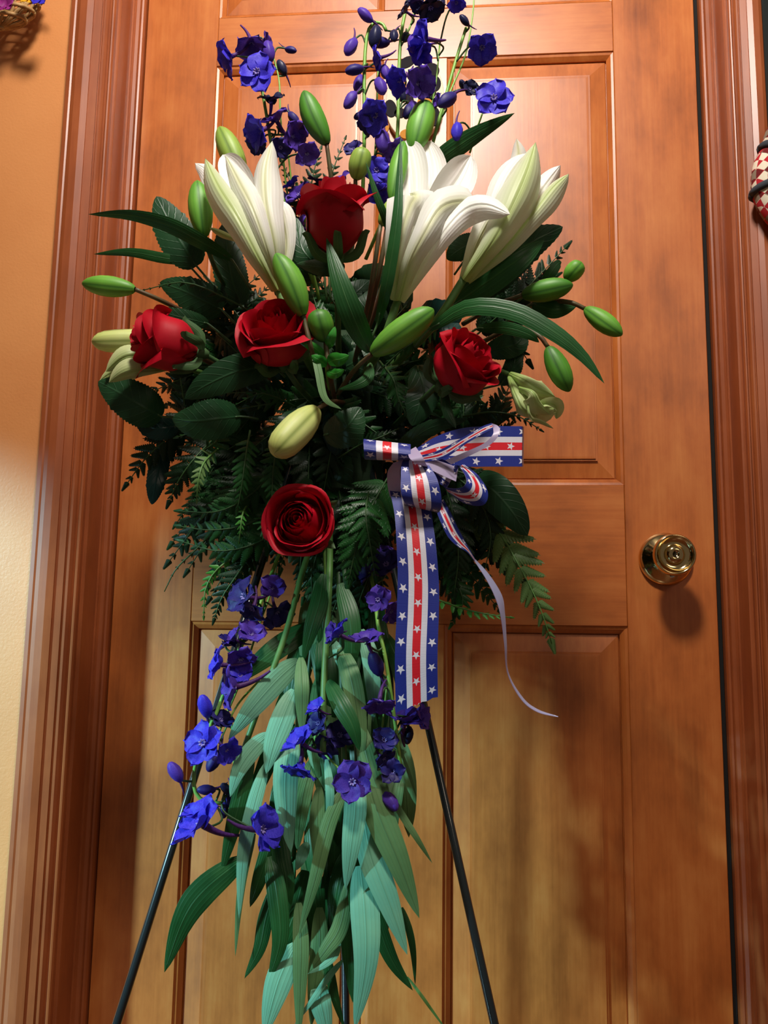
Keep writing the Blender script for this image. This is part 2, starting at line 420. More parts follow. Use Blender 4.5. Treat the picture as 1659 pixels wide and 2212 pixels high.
def rings(x0, x1, z0, z1, prof, close):
    V_, F_ = [], []
    for ins, dp in prof:
        V_ += [(x0+ins, dp, z0+ins), (x1-ins, dp, z0+ins), (x1-ins, dp, z1-ins), (x0+ins, dp, z1-ins)]
    for i in range(len(prof)-1):
        for k in range(4):
            k2 = (k+1) % 4; F_.append((i*4+k, i*4+k2, i*4+4+k2, i*4+4+k))
    if close:
        q = (len(prof)-1)*4; F_.append((q, q+1, q+2, q+3))
    return V_, F_
for z0, z1 in ((z_low_bot, z_low_top), (z_mid_bot, z_mid_top), (z_up_bot, z_up_top)):
    for x0, x1 in ((xs_l, xm_l), (xm_r, xs_r)):
        pn = mk('panel', *rings(x0, x1, z0, z1, FIELD, True), woodV, door, smooth=False)
        mk('moulding', *rings(x0, x1, z0, z1, STICK, False), woodV, pn, smooth=False, local=True)
# knob
kn = bpy.data.objects.new('door_knob', None); COL.objects.link(kn); kn.parent = door; kn.location = KN
kn['label'] = 'polished brass door knob'
MK = Matrix.Rotation(PI/2, 4, 'X')                            # local z -> -Y
ros = [(0, .0), (.0345, 0), (.0352, .003), (.034, .0065), (.030, .0095), (.023, .013), (.019, .0155), (.0165, .018), (.0135, .022), (0.0125, .026)]
knb = [(.0125, .018), (.0120, .026), (.0125, .031), (.0165, .035), (.0225, .041), (.0258, .047), (.0268, .053), (.0262, .058), (.0250, .0605), (.0238, .0608), (.0225, .0590), (.0190, .0560), (.0140, .0545), (.0128, .0548), (.0125, .0575), (.0105, .0605), (.0070, .0622), (.0040, .0626), (.0038, .0615), (0, .0615)]
v, f = lathe_geo(ros, MK, 56); mk('rosette', v, f, brass, kn, local=True)
v, f = lathe_geo(knb, MK, 56); mk('knob', v, f, brass, kn, local=True)
v, f = box_geo(-.0004, .0004, -.0633, -.0615, -.0022, .0022, .0001); mk('keyhole', v, f, mdark, kn, smooth=False, local=True)
v, f = lathe_geo([(.0001, .0142), (.0040, .0142), (.0043, .0125), (.0043, .010)], Matrix.Translation((.006, 0, -.0275)) @ Matrix.Rotation(-.42, 4, 'X') @ MK, 8)
mk('privacy_pin', v, f, steel, kn, local=True)
# gap / jamb / stop / casing / walls
def prism(name, prof, z0, z1, mat, mirror=False, kind='structure', label=None):
    """prof: closed outline (x out of the door edge, y) extruded in z"""
    P = [((DW+x+.0022) if mirror else -x+.003, y) for x, y in prof]; n = len(P)
    V_ = [(x, y, z0) for x, y in P]+[(x, y, z1) for x, y in P]
    F_ = [(k, (k+1) % n, n+(k+1) % n, n+k) for k in range(n)]+[tuple(range(n)), tuple(range(n, 2*n))[::-1]]
    o = mk(name, V_, F_, mat, smooth=False)
    return tag(o, kind=kind, label=label)
G = .0045
stop = [(G, .045), (G, -.006), (G+.0015, -.010), (G+.004, -.0112), (G+.0055, -.0100), (G+.0065, -.0125), (G+.0105, -.0150), (G+.0135, -.0145), (G+.0142, -.0165), (G+.0165, -.0165), (G+.0165, .045)]
jamb = [(G+.0165, .045), (G+.0165, -REV), (G+.034, -REV), (G+.034, .045)]
c0 = G+.0215
casing = [(c0, -REV+.002), (c0, -REV-.0075), (c0+.0015, -REV-.0100), (c0+.0035, -REV-.0105), (c0+.0050, -REV-.0092), (c0+.0058, -REV-.0070),
          (c0+.0085, -REV-.0068), (c0+.0095, -REV-.0100), (c0+.0120, -REV-.0128), (c0+.0150, -REV-.0132), (c0+.0165, -REV-.0110), (c0+.0180, -REV-.0110), (c0+.0182, -REV-.0140),
          (c0+.0290, -REV-.0160), (c0+.0292, -REV-.0180), (c0+.0380, -REV-.0205), (c0+.0480, -REV-.0205), (c0+.0540, -REV-.0185), (c0+.0542, -REV-.0160), (c0+.0575, -REV-.0175), (c0+.0630, -REV-.0170), (c0+.0640, -REV-.0150), (c0+.0640, -REV+.002)]
ZT = 2.10
rcas = [(c0+(x-c0)*.76, y) for x, y in casing]
for i, mir in enumerate((False, True)):
    prism('trim_%d' % (1+3*i), stop, 0, DH+.004, woodT, mir, label='reeded door stop beside the door')
    prism('trim_%d' % (2+3*i), jamb, 0, DH+.02, woodT, mir, label='wooden door jamb')
    prism('trim_%d' % (3+3*i), rcas if mir else casing, 0, DH+.03, woodT, mir, label='moulded wooden door casing')
tag(box('trim_10', DW+.0004, DW+.006, .004, .04, 0, DH, mdark, b=.0001), kind='structure')  # black strip added in the right gap to stand in for its shade
tag(box('trim_7', -.0165-G, DW+.0165+G, -REV, .045, DH+.004, DH+.03, woodH), kind='structure')
tag(box('trim_8', -.09, DW+.09, -REV-.02, -REV, DH+.03, DH+.095, woodH), kind='structure')
tag(box('trim_9', -.02, DW+.02, .044, .06, 0, DH+.02, mdark), kind='structure')  # black sheet behind the door, in place of the dark beyond its gaps
WX = G+.033
CE = 2.45
tag(box('wall_left', -1.9, -WX, -REV, .05, 0, CE, mwall, b=.0001), kind='structure')
tag(box('wall_right', DW+WX, DW+1.5, -REV, .05, 0, CE, mwall, b=.0001), kind='structure')
tag(box('wall_top', -WX, DW+WX, -REV, .05, DH+.03, CE, mwall, b=.0001), kind='structure')
side = join([box_geo(-2.0, -1.9, y0, y1, z0, z1, .0001) for y0, y1, z0, z1 in ((-3.2, -2.13, 0, CE), (-1.30, -REV, 0, CE), (-2.13, -1.30, 1.77, CE), (-2.13, -1.30, 0, .45))])
tag(mk('beam_mask_wall', side[0], side[1], mwall, smooth=False), kind='structure')  # unseen wall, added with an opening cut to shape the window beam
tag(box('floor', -2.0, DW+1.5, -3.2, .05, -.05, 0, mfloor), kind='structure')

# ------------------------------------------------------------------ flower builders
HUB = (735, 930, .20)
def stem_px(parent, pix, rpx, mat, name='stem', n=14, sides=7):
    P = [W(*p) for p in cr(pix, n)]
    rad = [rpx*pxm(pix[0][2])*(1-.15*i/n) for i in range(n+1)]
    return tube(name, P, rad, mat, parent, sides)
def auto_stem(base, d, frac=.75):
    bx, by = base; hx, hy, hd = HUB
    ex, ey, ed = bx+(hx-bx)*frac, by+(hy-by)*frac, d+(hd-d)*min(1, frac*1.1)
    mx, my, mdp = bx+(hx-bx)*frac*.4, by+(hy-by)*frac*.5, d-.02*frac
    return [(ex, ey, ed), (mx, my, mdp), (bx, by, d)]
BUDPROF = [(0, .25), (.04, .46), (.12, .66), (.25, .86), (.40, .98), (.52, 1.), (.66, .95), (.80, .78), (.90, .55), (.96, .32), (.992, .14), (1., .02)]
def lily_bud(base, tip, wpx, d, d2, mat, label, stem=None, smat=None, bend=0., group=None, turn=0., blunt=0.):
    B, T = W(*base, d), W(*tip, d2)
    root = empty('lily_bud', W(*(stem or auto_stem(base, d))[0]), label, 'flower bud', group)
    ax = T-B; L = ax.length; M = basis(ax, CAM-B); R_ = wpx*.5*pxm((d+d2)/2)
    V_, F_, UV = [], [], []; n = 24
    sidev = M.col[1]
    for t, r in BUDPROF:
        r = r if t < .6 else r+(1-r)*blunt*(1-((t-.6)/.4)**4)
        c_ = B+ax*t+sidev*bend*L*math.sin(PI*t)
        for k in range(n+1):
            q = 2*PI*k/n+turn
            g = 1-.07*abs(math.cos(3*PI*k/n))**14
            V_.append(c_+(M.col[0]*math.cos(q)+M.col[1]*math.sin(q))*R_*r*g); UV.append((k/n, t))
    m = n+1
    for i in range(len(BUDPROF)-1):
        for k in range(n): F_.append((i*m+k, i*m+k+1, (i+1)*m+k+1, (i+1)*m+k))
    mk('bud', V_, F_, mat, root, UV)
    stem_px(root, stem or auto_stem(base, d), 5.5, smat or stemb)
    return root
def lily_bloom(tepals, label, base, d):
    root = empty('lily_bloom', W(*auto_stem(base, d)[0]), label, 'lily')
    for i, (pix, w_, m, k) in enumerate(tepals):
        leaf('tepal', pix, w_, m, root, prof=k.pop('prof', 'tepal'), nu=20, nv=10, wave=.015, seed=i, **k)
    st = auto_stem((base[0], base[1]-6), d, .6)
    stem_px(root, st, 10, stemg)
    return root

def petal_geo(R_, h, ang0, half, v0, v1, flare, curl, point, spiral, M, org, seed, nu=12, nv=12):
    rr = random.Random(seed); V_, F_, UV = [], [], []
    ph = rr.uniform(0, 6)
    for i in range(nv+1):
        v = i/nv
        for j in range(nu+1):
            u = j/nu*2-1
            wid = half*(.35+.65*math.sin(min(1, v*1.5+.05)*PI/2))*(1 if v < .7 else (1-((v-.7)/.3)**3*.22))
            belly = math.sin(min(1., v*2.1)*PI/2)**.75
            r = R_*(belly*(1-.10*max(0, v-.45)*(1-flare*2)-(.55*max(0, v-.5) if flare < .11 else 0)))*(1+spiral*u)
            hh = h*(v0+(v1-v0)*v)*(1-.0*u*u)
            hh -= h*(.10+point)*abs(u)**2.2*v**2*1.2
            fl = max(0, v-.72)/.28
            r += R_*flare*fl**2*(1+.25*math.sin(3*u+ph)); hh -= h*curl*fl**3*(.6+.4*abs(u))
            r += R_*.018*math.sin(7*u+ph)*v
            q = ang0+wid*u
            V_.append(org+M@Vector((r*math.cos(q), r*math.sin(q), hh))); UV.append((j/nu, v))
    m = nu+1
    for i in range(nv):
        for j in range(nu): F_.append((i*m+j, i*m+j+1, (i+1)*m+j+1, (i+1)*m+j))
    return V_, F_, UV
def rose(base, d, axis, R_px, h_px, label, seed, layers, rollang=0., stem=None, sepals=True, leaves=()):
    """base: centre of the calyx; axis: (right, up, towards viewer)"""
    org = W(*base, d); s = pxm(d); ax = Vector((axis[0], -axis[2], axis[1]))
    M = basis(ax, (math.sin(rollang), .1, math.cos(rollang))); R_, h = R_px*s, h_px*s
    st = stem or auto_stem(base, d)
    root = empty('rose', W(*st[0]), label, 'rose')
    rr = random.Random(seed); a = rr.uniform(0, 6)
    for (cnt, rad, v1, half, flare, curl, point) in layers:
        for k in range(cnt):
            v, f, u = petal_geo(R_*rad*rr.uniform(.97, 1.03), h, a, half*rr.uniform(.94, 1.06), 0.02, v1*rr.uniform(.97, 1.02), flare*rr.uniform(.6, 1.3), curl, point, .05, M, org, rr.random())
            mk('petal', v, f, rosem, root, u)
            a += 2*PI/cnt*rr.uniform(.92, 1.08)
        a += 1.1
    if sepals:
        for k in range(5):
            q = 2*PI*k/5+.3; dr = M@Vector((math.cos(q), math.sin(q), 0)); axn = ax.normalized()
            P = [org-axn*.002+dr*.003, org+dr*R_*.72+axn*h*.06, org+dr*R_*1.02+axn*h*(.30), org+dr*R_*1.25+axn*h*.34]
            v, f, u = leaf_geo(P, .011, 'lance', .2, roll=rr.uniform(-.5, .5), nu=10, nv=4); mk('sepal', v, f, sepalm, root, u)
        v, f = lathe_geo([(.0, -.010), (.004, -.009), (.007, -.003), (.0075, .001), (.003, .004)], Matrix.Translation(org)@M.to_4x4(), 12)
        mk('calyx', v, f, sepalm, root)
    stem_px(root, st, 6.5, stemd)
    for pix, w_, kk in leaves: leaf('leaf', pix, w_, broad, root, prof='ovate', teeth=14, **kk)
    return root
sepalm = leafmat('sepal_green', srgb(60, 96, 56), srgb(80, 112, 70), srgb(110, 136, 90), 'mid', .5, .1)

# delphinium floret and bud meshes, facing +z, one unit across
def floret_mesh(name, openn, mat, seed):
    rr = random.Random(seed); V_, F_, UV = [], [], []
    for k in range(5):
        a = PI/2+2*PI*k/5+rr.uniform(-.12, .12); L = .5*rr.uniform(.9, 1.1); wd = .47*rr.uniform(.85, 1.12); o = len(V_)
        el = (1-openn)*1.25+rr.uniform(-.1, .15)
        dr = Vector((math.cos(a), math.sin(a), 0)); sd = Vector((-math.sin(a), math.cos(a), 0)); zz = Vector((0, 0, 1))
        nu, nv = 8, 5; tw = rr.uniform(-.3, .3)
        for i in range(nu+1):
            t = i/nu; e = el*(1.25-t*.8)
            p = dr*(L*t*math.cos(e*.8))+zz*(L*t*math.sin(e)+.03*math.sin(t*5+k))
            ww = wd*.5*(math.sin(min(1, (t*1.15+.10))*PI)**.62 if t*1.15+.10 < 1 else .0)
            ww = wd*.5*((t+.06)**.5*(1-t)**.38/.60)
            for j in range(nv+1):
                s = j/nv*2-1
                V_.append(p+sd*ww*s+zz*(.22*ww*s*s+tw*ww*s+.030*math.sin(5*s+k)*t+.018*math.sin(9*t+2*s+k*2))+dr*(-.05*s*s*t)); UV.append((j/nv, t))
        for i in range(nu):
            for j in range(nv):
                q = o+i*(nv+1)+j; F_.append((q, q+1, q+nv+2, q+nv+1))
    o_ = mk(name, V_, F_, mat, None, UV); me = o_.data; bpy.data.objects.remove(o_); return me
def bud_mesh(name, mat, seed):
    rr = random.Random(seed); prof = [(0.01, -.5), (.11, -.46), (.22, -.30), (.285, -.08), (.275, .14), (.20, .34), (.11, .46), (.015, .5)]
    V_, F_, UV = [], [], []; n = 15
    for i, (r, z) in enumerate(prof):
        for k in range(n):
            q = 2*PI*k/n; g = 1-.14*abs(math.cos(2.5*q))**5
            V_.append(Vector((r*g*math.cos(q)+.05*math.sin(3*z), r*g*math.sin(q), z))); UV.append((k/n, i/7))
    for i in range(len(prof)-1):
        for k in range(n):
            k2 = (k+1) % n; F_.append((i*n+k, i*n+k2, (i+1)*n+k2, (i+1)*n+k))
    o_ = mk(name, V_, F_, mat, None, UV); me = o_.data; bpy.data.objects.remove(o_); return me
def spur_mesh(L, r, mat):
    P = cr([(0, 0, 0), (0, .04, -L*.35), (0, .12, -L*.7), (0, .24, -L)], 8)
    v, f = tube_geo(P, [r*(1-.75*(i/8))+.008 for i in range(9)], 6)
    o_ = mk('spur', v, f, mat); me = o_.data; bpy.data.objects.remove(o_); return me
def centre_mesh():
    G_ = []
    rr = random.Random(3)
    for k in range(7):
        a = 2*PI*k/7; r = .055
        P = [(r*.3*math.cos(a), r*.3*math.sin(a), -.01), (r*math.cos(a), r*math.sin(a), .05), (r*1.4*math.cos(a), r*1.4*math.sin(a), .10)]
        G_.append(tube_geo(cr(P, 4), [.018, .026, .028, .022, .008], 5))
    v, f = join(G_); o_ = mk('c', v, f, beem); me = o_.data; bpy.data.objects.remove(o_); return me
FM = {}
for key, mat in (('b', delb), ('v', delp), ('d', deld), ('k', delk)):
    for var in range(3):
        FM['open', key, var] = floret_mesh('floret', .92-.08*var, mat, 11+var)
        FM['half', key, var] = floret_mesh('floret', .48-.1*var, mat, 31+var)
        FM['bud', key, var] = bud_mesh('flower_bud', mat, var)
SPUR = spur_mesh(.62, .055, spurm); BSPUR = spur_mesh(.75, .06, spurm); CEN = centre_mesh()
def link(name, me, parent, mw):
    o = bpy.data.objects.new(name, me); COL.objects.link(o); o.parent = parent
    o.matrix_local = mw; return o
def delphinium(stems, items, label, group=None, stemmat=None, d0=None):
    """stems: pixel polylines with depth; items: (kind, colour, x, y, size px, (right, up, towards viewer), depth)"""
    root = empty('delphinium_spray', W(*stems[0][0]), label, 'flower spray', group)
    inv = Matrix.Translation(-root.location)
    S_ = []
    for i, s in enumerate(stems):
        stem_px(root, s, 4.2 if i == 0 else 2.4, stemmat or stemy, n=18, sides=6)
        S_ += [Vector(W(*p)) for p in cr(s, 24)]
    for n_, (kind, colr, x, y, size, fv, d) in enumerate(items):
        p = W(x, y, d); s = size*pxm(d)*{'half': 1.42, 'open': 1.06, 'bud': 1.12}[kind]; face = Vector((fv[0], -fv[2], fv[1])).normalized()
        up = Vector((rnd.uniform(-.3, .3), .1, 1)) if abs(face.z) < .8 else Vector((rnd.uniform(-1, 1), .3, .2))
        B = basis(face, up)
        B = B @ Matrix.Rotation(-PI/2+rnd.uniform(-.35, .35), 3, 'Z')   # local y up
        if kind == 'bud': B = basis(face, up)
        M = Matrix.Translation(p) @ B.to_4x4() @ Matrix.Scale(s, 4)
        o = link('floret' if kind != 'bud' else 'flower_bud', FM[kind, colr, n_ % 3], root, inv @ M)
        if kind == 'bud': link('spur', BSPUR, o, Matrix.Translation((0, 0, -.38)) @ Matrix.Rotation(rnd.uniform(0, 6), 4, 'Z'))
        else:
            link('spur', SPUR, o, Matrix.Rotation(rnd.uniform(-.5, .5), 4, 'Z'))
            link('floret_centre', CEN, o, Matrix.Identity(4))
        # pedicel to the stem
        back = p-face*s*(.40 if kind == 'bud' else .08)
        near = min(S_, key=lambda q: (q-back).length + (0.0 if q.z < back.z else .004))
        if (near-back).length < .09:
            mid = (near+back)/2 - face*s*.25 + Vector((0, 0, .004))
            tube('pedicel', cr([near, mid, back], 8), .0011, stemmat or stemd, root, 5)
    return root

# fern frond
def pinna_mesh(mat, seed, n=8, blunt=False):
    rr = random.Random(seed); V_, F_, UV = [], [], []
    for i in range(n):
        t = .04+i/n*.90; L = .27*(1-t)**.75+.05
        for sgn in (-1, 1):
            o = len(V_); b0 = Vector((t, 0, 0)); ang = .95-.25*t
            dr = Vector((math.cos(ang), sgn*math.sin(ang), -.10)); sd = Vector((-sgn*math.sin(ang), math.cos(ang)*1., 0))*(-sgn)
            wv = .088*(1-.35*t)
            sh = [(0, -.55), (0, .55), (.35, -1.), (.35, 1.), (.7, -.9), (.7, .8), (1.0, -.25), (1.0, .2)] if blunt else [(0, -.6), (0, .6), (.3, -1.), (.3, .95), (.65, -.72), (.65, .65), (1.0, -.12), (1.0, .1)]
            for a, s in sh:
                V_.append(b0+dr*L*a+sd*wv*s+Vector((0, 0, .016*s*s-.05*a*a*L*4+rr.uniform(-.004, .004)))); UV.append((s*.5+.5, a))
            for q in range(3): F_.append((o+2*q, o+2*q+1, o+2*q+3, o+2*q+2))
    o = len(V_)                                                     # midrib and terminal lobe
    for t, wv in ((0, .010), (.5, .018), (.88, .035), (1.02, .002)):
        V_ += [Vector((t, -wv, .002)), Vector((t, wv, .002))]; UV += [(.3, t), (.7, t)]
    for q in range(3): F_.append((o+2*q, o+2*q+1, o+2*q+3, o+2*q+2))
    o_ = mk('p', V_, F_, mat, None, UV, smooth=True); me = o_.data; bpy.data.objects.remove(o_); return me
PIN = {}
for key, mat in (('g', fernm), ('d', ferndk), ('l', fernlt), ('b', fernbr)):
    PIN[key] = [pinna_mesh(mat, s, 9 if s < 2 else 7, s == 1) for s in range(3)]
def frond(pix, wpx, key, label, group=None, n=9, roll=0., t0=.12, var=0, shape=1.0, seed=1, parent=None):
    rr = random.Random(seed*31+n)
    P = [Vector(W(*p)) for p in cr(pix, 40)]
    dm = sum(p[2] for p in pix)/len(pix); wd = wpx*.5*pxm(dm)
    root = empty('fern_frond', P[0], label, 'fern', group)
    tube('rachis', P[::4], [.0013*(1-.6*i/10) for i in range(11)], stemd if key in 'dg' else stemg, root, 5)
    inv = Matrix.Translation(-root.location)
    n = int(n*1.3)
    for i in range(n):
        t = t0+(1-t0)*(i+.2)/n; k = min(39, int(t*40)); p = P[k]
        tan = (P[min(k+2, 40)]-P[max(k-2, 0)]).normalized()
        view = (CAM-p).normalized(); sd = tan.cross(view).normalized(); nr = sd.cross(tan)
        a = roll+rr.uniform(-.12, .12); sd, nr = sd*math.cos(a)+nr*math.sin(a), nr*math.cos(a)-sd*math.sin(a)
        tt = (t-t0)/(1-t0); L = wd*((1-tt)**.85*.92+.10)*(1 if tt > .12 else .85)*shape
        for sg in (-1, 1):
            an = .95-.35*tt+rr.uniform(-.1, .1)
            x = (tan*math.cos(an)+sd*sg*math.sin(an)-nr*rr.uniform(.0, .35)).normalized()
            z = (nr+sd*sg*.15-x*nr.dot(x)).normalized(); z = (z-x*z.dot(x)).normalized(); y = z.cross(x)
            l = L*rr.uniform(.88, 1.12)
            M = Matrix((x*l, y*l, z*l)).transposed().to_4x4(); M.translation = p
            link('pinna', PIN[key][var if rr.random() < .8 else 2], root, inv @ M)
    x = (P[40]-P[36]).normalized(); view = (CAM-P[40]).normalized(); y = view.cross(x).normalized(); z = x.cross(y)
    l = wd*.38; M = Matrix((x*l, y*l, z*l)).transposed().to_4x4(); M.translation = P[39]-x*l*.1
    link('pinna', PIN[key][var], root, inv @ M)
    return root
def single_leaf(name, pix, w_, mat, label, group=None, cat='leaf', stalk=True, **k):
    root = empty(name, W(*pix[0]), label, cat, group)
    leaf('blade', pix, w_, mat, root, **k)
    if stalk:
        (x0, y0, d0), (x1, y1, d1) = pix[0], pix[1]
        q = (x0+(HUB[0]-x0)*.18, y0+(HUB[1]-y0)*.18, min(d0, d0-.005))
        P = [W(*q), (W(*q)+W(x0, y0, d0))/2+Vector((0, -.002, 0)), W(x0, y0, d0), W(x0+(x1-x0)*.25, y0+(y1-y0)*.25, d0+(d1-d0)*.25)]
        tube('stalk', cr(P, 8), .0013, stemd, root, 5)
    return root

# ------------------------------------------------------------------ easel
apex = W(731, 689, .19)
ez = empty('easel', (apex.x, apex.y, 0), 'black metal tripod easel holding the flower spray in front of the door', 'easel')
for px, py in ((252, 2212), (1068, 2212)):
    q = W(px, py, .36); t = (apex.z-.004)/(apex.z-q.z); foot = apex+(q-apex)*t
    lg = tube('leg', [apex, (apex+foot)/2, foot], .0041, blackm, ez, 14)
    v, f = lathe_geo([(0, -.004), (.0065, -.004), (.0075, .004), (.0065, .022), (.0046, .026)], Matrix.Translation(foot-ez.location), 14)
    mk('rubber_foot', v, f, mdark, lg, local=True)
q = W(747, 2205, .15); t = (apex.z-.004)/(apex.z-q.z)
tube('leg', [apex, q, apex+(q-apex)*t], .0046, blackm, ez, 14)
fo = W(730, 905, .205); fo.z += .0
v, f = box_geo(fo.x-.055, fo.x+.055, fo.y-.035, fo.y+.032, fo.z-.10, fo.z+.10, .012)
tag(mk('floral_foam', v, f, foam, smooth=False), 'dark green foam block at the heart of the flower spray', 'flower foam')

# ------------------------------------------------------------------ roses
FULL = [(3, 1.0, .90, 1.35, .26, .14, .03), (4, .90, .95, 1.2, .16, .08, .03), (3, .76, .99, 1.3, .12, .03, .03), (3, .63, 1.02, 1.3, .08, .0, .04), (3, .50, 1.05, 1.3, .05, 0, .02), (3, .37, 1.06, 1.4, .02, 0, 0), (2, .25, 1.06, 1.8, 0, 0, 0), (2, .14, 1.04, 2.0, 0, 0, 0)]
SIDE = [(3, 1.0, .90, 1.35, .36, .10, .10), (4, .93, .97, 1.15, .20, .05, .06), (4, .80, 1.02, 1.1, .12, .02, .05), (4, .64, 1.03, 1.0, .06, 0, .03), (4, .48, 1.03, 1.1, .02, 0, 0), (3, .33, 1.01, 1.2, 0, 0, 0), (2, .18, .99, 1.8, 0, 0, 0)]
rose((728, 560), .36, (-.03, 1, .42), 64, 168, 'red rose at the top, between the two upright white lilies', 5, SIDE, .4,
     leaves=[([(745, 575, .34), (700, 578, .35), (640, 570, .33)], 46, {}), ([(700, 560, .33), (650, 520, .31), (630, 470, .3)], 50, {})])
rose((612, 786), .34, (-.08, .66, 1), 65, 136, 'red rose left of the small bright green sprig, opening towards the viewer', 2, SIDE, .2)
rose((432, 762), .33, (-1, .18, .45), 58, 148, 'red rose lying sideways at the far left, in front of the pale lily buds', 3, SIDE, 1.1, stem=[(560, 840, .22), (500, 800, .3), (440, 764, .33)])
rose((956, 832), .34, (.62, .45, .55), 66, 125, 'red rose on the right, just above the ribbon bow', 7, SIDE, .3, stem=[(840, 930, .22), (895, 880, .3), (952, 825, .34)],
     leaves=[([(960, 845, .35), (965, 885, .36), (985, 925, .36)], 26, {}), ([(950, 800, .33), (945, 770, .33), (965, 735, .33)], 30, {})])
rose((664, 1140), .34, (-.08, .08, 1), 71, 95, 'full round red rose lowest of the five, above the long hanging leaves', 9, FULL, 0., stem=[(700, 1000, .22), (690, 1080, .26), (668, 1130, .335)])

# ------------------------------------------------------------------ lilies
cf = dict(cup=.65)
cb = dict(cup=-.45)
lily_bloom([
 ([(598, 626, .34), (560, 520, .34), (535, 430, .33), (505, 370, .32), (482, 334, .31)], 74, tep_in, dict(cup=-.3)),
 ([(597, 626, .34), (530, 500, .33), (480, 420, .32), (450, 372, .315), (421, 352, .31)], 54, tep_in, dict(cup=.3, roll=-.4)),
 ([(605, 622, .33), (618, 530, .33), (608, 470, .33), (596, 430, .33)], 58, tep_out, dict(cup=.4, roll=.5)),
 ([(600, 628, .355), (592, 530, .375), (574, 440, .375), (572, 365, .36), (588, 304, .345)], 84, tep_out, dict(cup=.6, roll=.25)),
 ([(598, 628, .36), (560, 560, .385), (513, 470, .39), (470, 400, .375), (443, 342, .36)], 84, tep_green, dict(cup=.65, roll=-.15)),
 ([(598, 628, .355), (577, 540, .385), (545, 450, .39), (515, 390, .37), (487, 336, .35)], 70, tep_out, dict(cup=.6)),
 ([(560, 535, .33), (510, 518, .34), (480, 506, .345), (453, 492, .35)], 20, tep_pale, dict(cup=.8)),
 ([(520, 500, .32), (490, 465, .32), (472, 433, .32)], 26, tep_pale, dict(cup=.6)),
], 'white lily trumpet on the left, closed tips pointing up', (600, 628), .35)
lily_bloom([
 ([(860, 648, .34), (880, 520, .33), (892, 420, .32), (887, 350, .31), (880, 303, .30)], 84, tep_in, dict(cup=-.35)),
 ([(862, 648, .34), (900, 520, .33), (930, 420, .31), (932, 360, .30), (921, 302, .29)], 78, tep_in, dict(cup=-.3)),
 ([(864, 648, .34), (915, 530, .335), (952, 440, .325), (990, 385, .315), (1017, 336, .31)], 92, tep_in, dict(cup=-.35)),
 ([(860, 650, .355), (858, 560, .385), (872, 490, .395), (886, 446, .385), (897, 424, .36), (885, 418, .34)], 96, tep_out, dict(cup=.6, roll=-.3, prof='tongue')),
 ([(862, 650, .36), (885, 570, .39), (920, 500, .40), (955, 448, .39), (1000, 436, .375), (1030, 446, .365)], 92, tep_out, dict(cup=.55, roll=.1, prof='tongue')),
 ([(864, 650, .35), (915, 570, .375), (960, 500, .385), (1005, 453, .38), (1050, 443, .385), (1102, 463, .39)], 74, tep_in, dict(cup=.4, roll=.35)),
], 'wide open white lily in the middle with one petal curled to the right', (860, 652), .35)
lily_bloom([
 ([(1004, 603, .33), (1060, 500, .33), (1100, 410, .33), (1120, 345, .33), (1116, 299, .33)], 50, tep_out, dict(cup=.4)),
 ([(1006, 603, .33), (1085, 520, .335), (1145, 445, .335), (1185, 392, .33), (1211, 357, .33)], 60, tep_in, dict(cup=.5)),
 ([(1008, 605, .34), (1090, 535, .35), (1150, 462, .35), (1195, 405, .345), (1229, 375, .34)], 60, tep_green, dict(cup=.6, roll=.5)),
 ([(1003, 606, .35), (1060, 530, .375), (1105, 450, .38), (1138, 375, .37), (1157, 307, .355)], 106, tep_green, dict(cup=.65)),
 ([(1003, 606, .34), (1035, 520, .35), (1080, 440, .35), (1110, 380, .345), (1140, 330, .34)], 70, tep_out, dict(cup=.6, roll=-.5)),
], 'half closed greenish white lily on the right leaning right', (1003, 606), .345)

# ------------------------------------------------------------------ buds
B_ = lily_bud
B_((440, 512), (426, 390), 56, .33, .33, budg, 'green lily bud upright beside the left lily, above the long thin leaf', stem=[(500, 640, .25), (465, 580, .31), (440, 512, .33)], smat=stemd)
B_((525, 385), (474, 274), 56, .29, .29, budl, 'light green lily bud behind the left white lily')
B_((706, 312), (656, 196), 54, .32, .33, budd, 'tall green lily bud on a brown stalk above the top rose', stem=[(722, 470, .28), (716, 390, .31), (706, 312, .32)], bend=-.03)
B_((292, 625), (177, 612), 48, .33, .33, budg, 'green lily bud pointing left, farthest left in the spray', stem=[(430, 690, .25), (350, 650, .31), (292, 625, .33)])
B_((655, 682), (596, 547), 62, .39, .40, budg, 'large green lily bud between the left lily and the middle left rose', bend=.03)
B_((703, 738), (684, 668), 58, .38, .39, budd, 'short stubby green bud above the bright sprig', blunt=.5)
B_((803, 764), (937, 668), 62, .38, .39, budg, 'green lily bud pointing up right below the open lily', stem=[(730, 850, .30), (765, 800, .36), (803, 764, .38)], blunt=.3)
B_((684, 884), (592, 980), 74, .36, .40, budp, 'pale yellow-green lily bud in the dark fern centre, pointing down', blunt=.7, stem=[(745, 870, .26), (715, 868, .33), (684, 884, .36)])
B_((893, 325), (922, 219), 62, .30, .29, budg, 'green lily bud directly behind the open white lily', blunt=.35)
B_((846, 432), (872, 305), 42, .33, .32, budg, 'slim green lily bud at the left edge of the open lily')
B_((768, 388), (786, 318), 50, .32, .33, budl, 'stubby lime green bud right above the top rose', blunt=.5, stem=[(770, 470, .28), (768, 425, .31), (768, 388, .32)])
B_((822, 486), (862, 428), 40, .33, .33, budl, 'small lime bud tucked between the top rose and the open lily', blunt=.5)
B_((1128, 638), (1238, 615), 50, .31, .32, budd, 'green lily bud pointing right beneath the smallest right bud', stem=[(1000, 700, .25), (1070, 660, .29), (1128, 638, .31)])
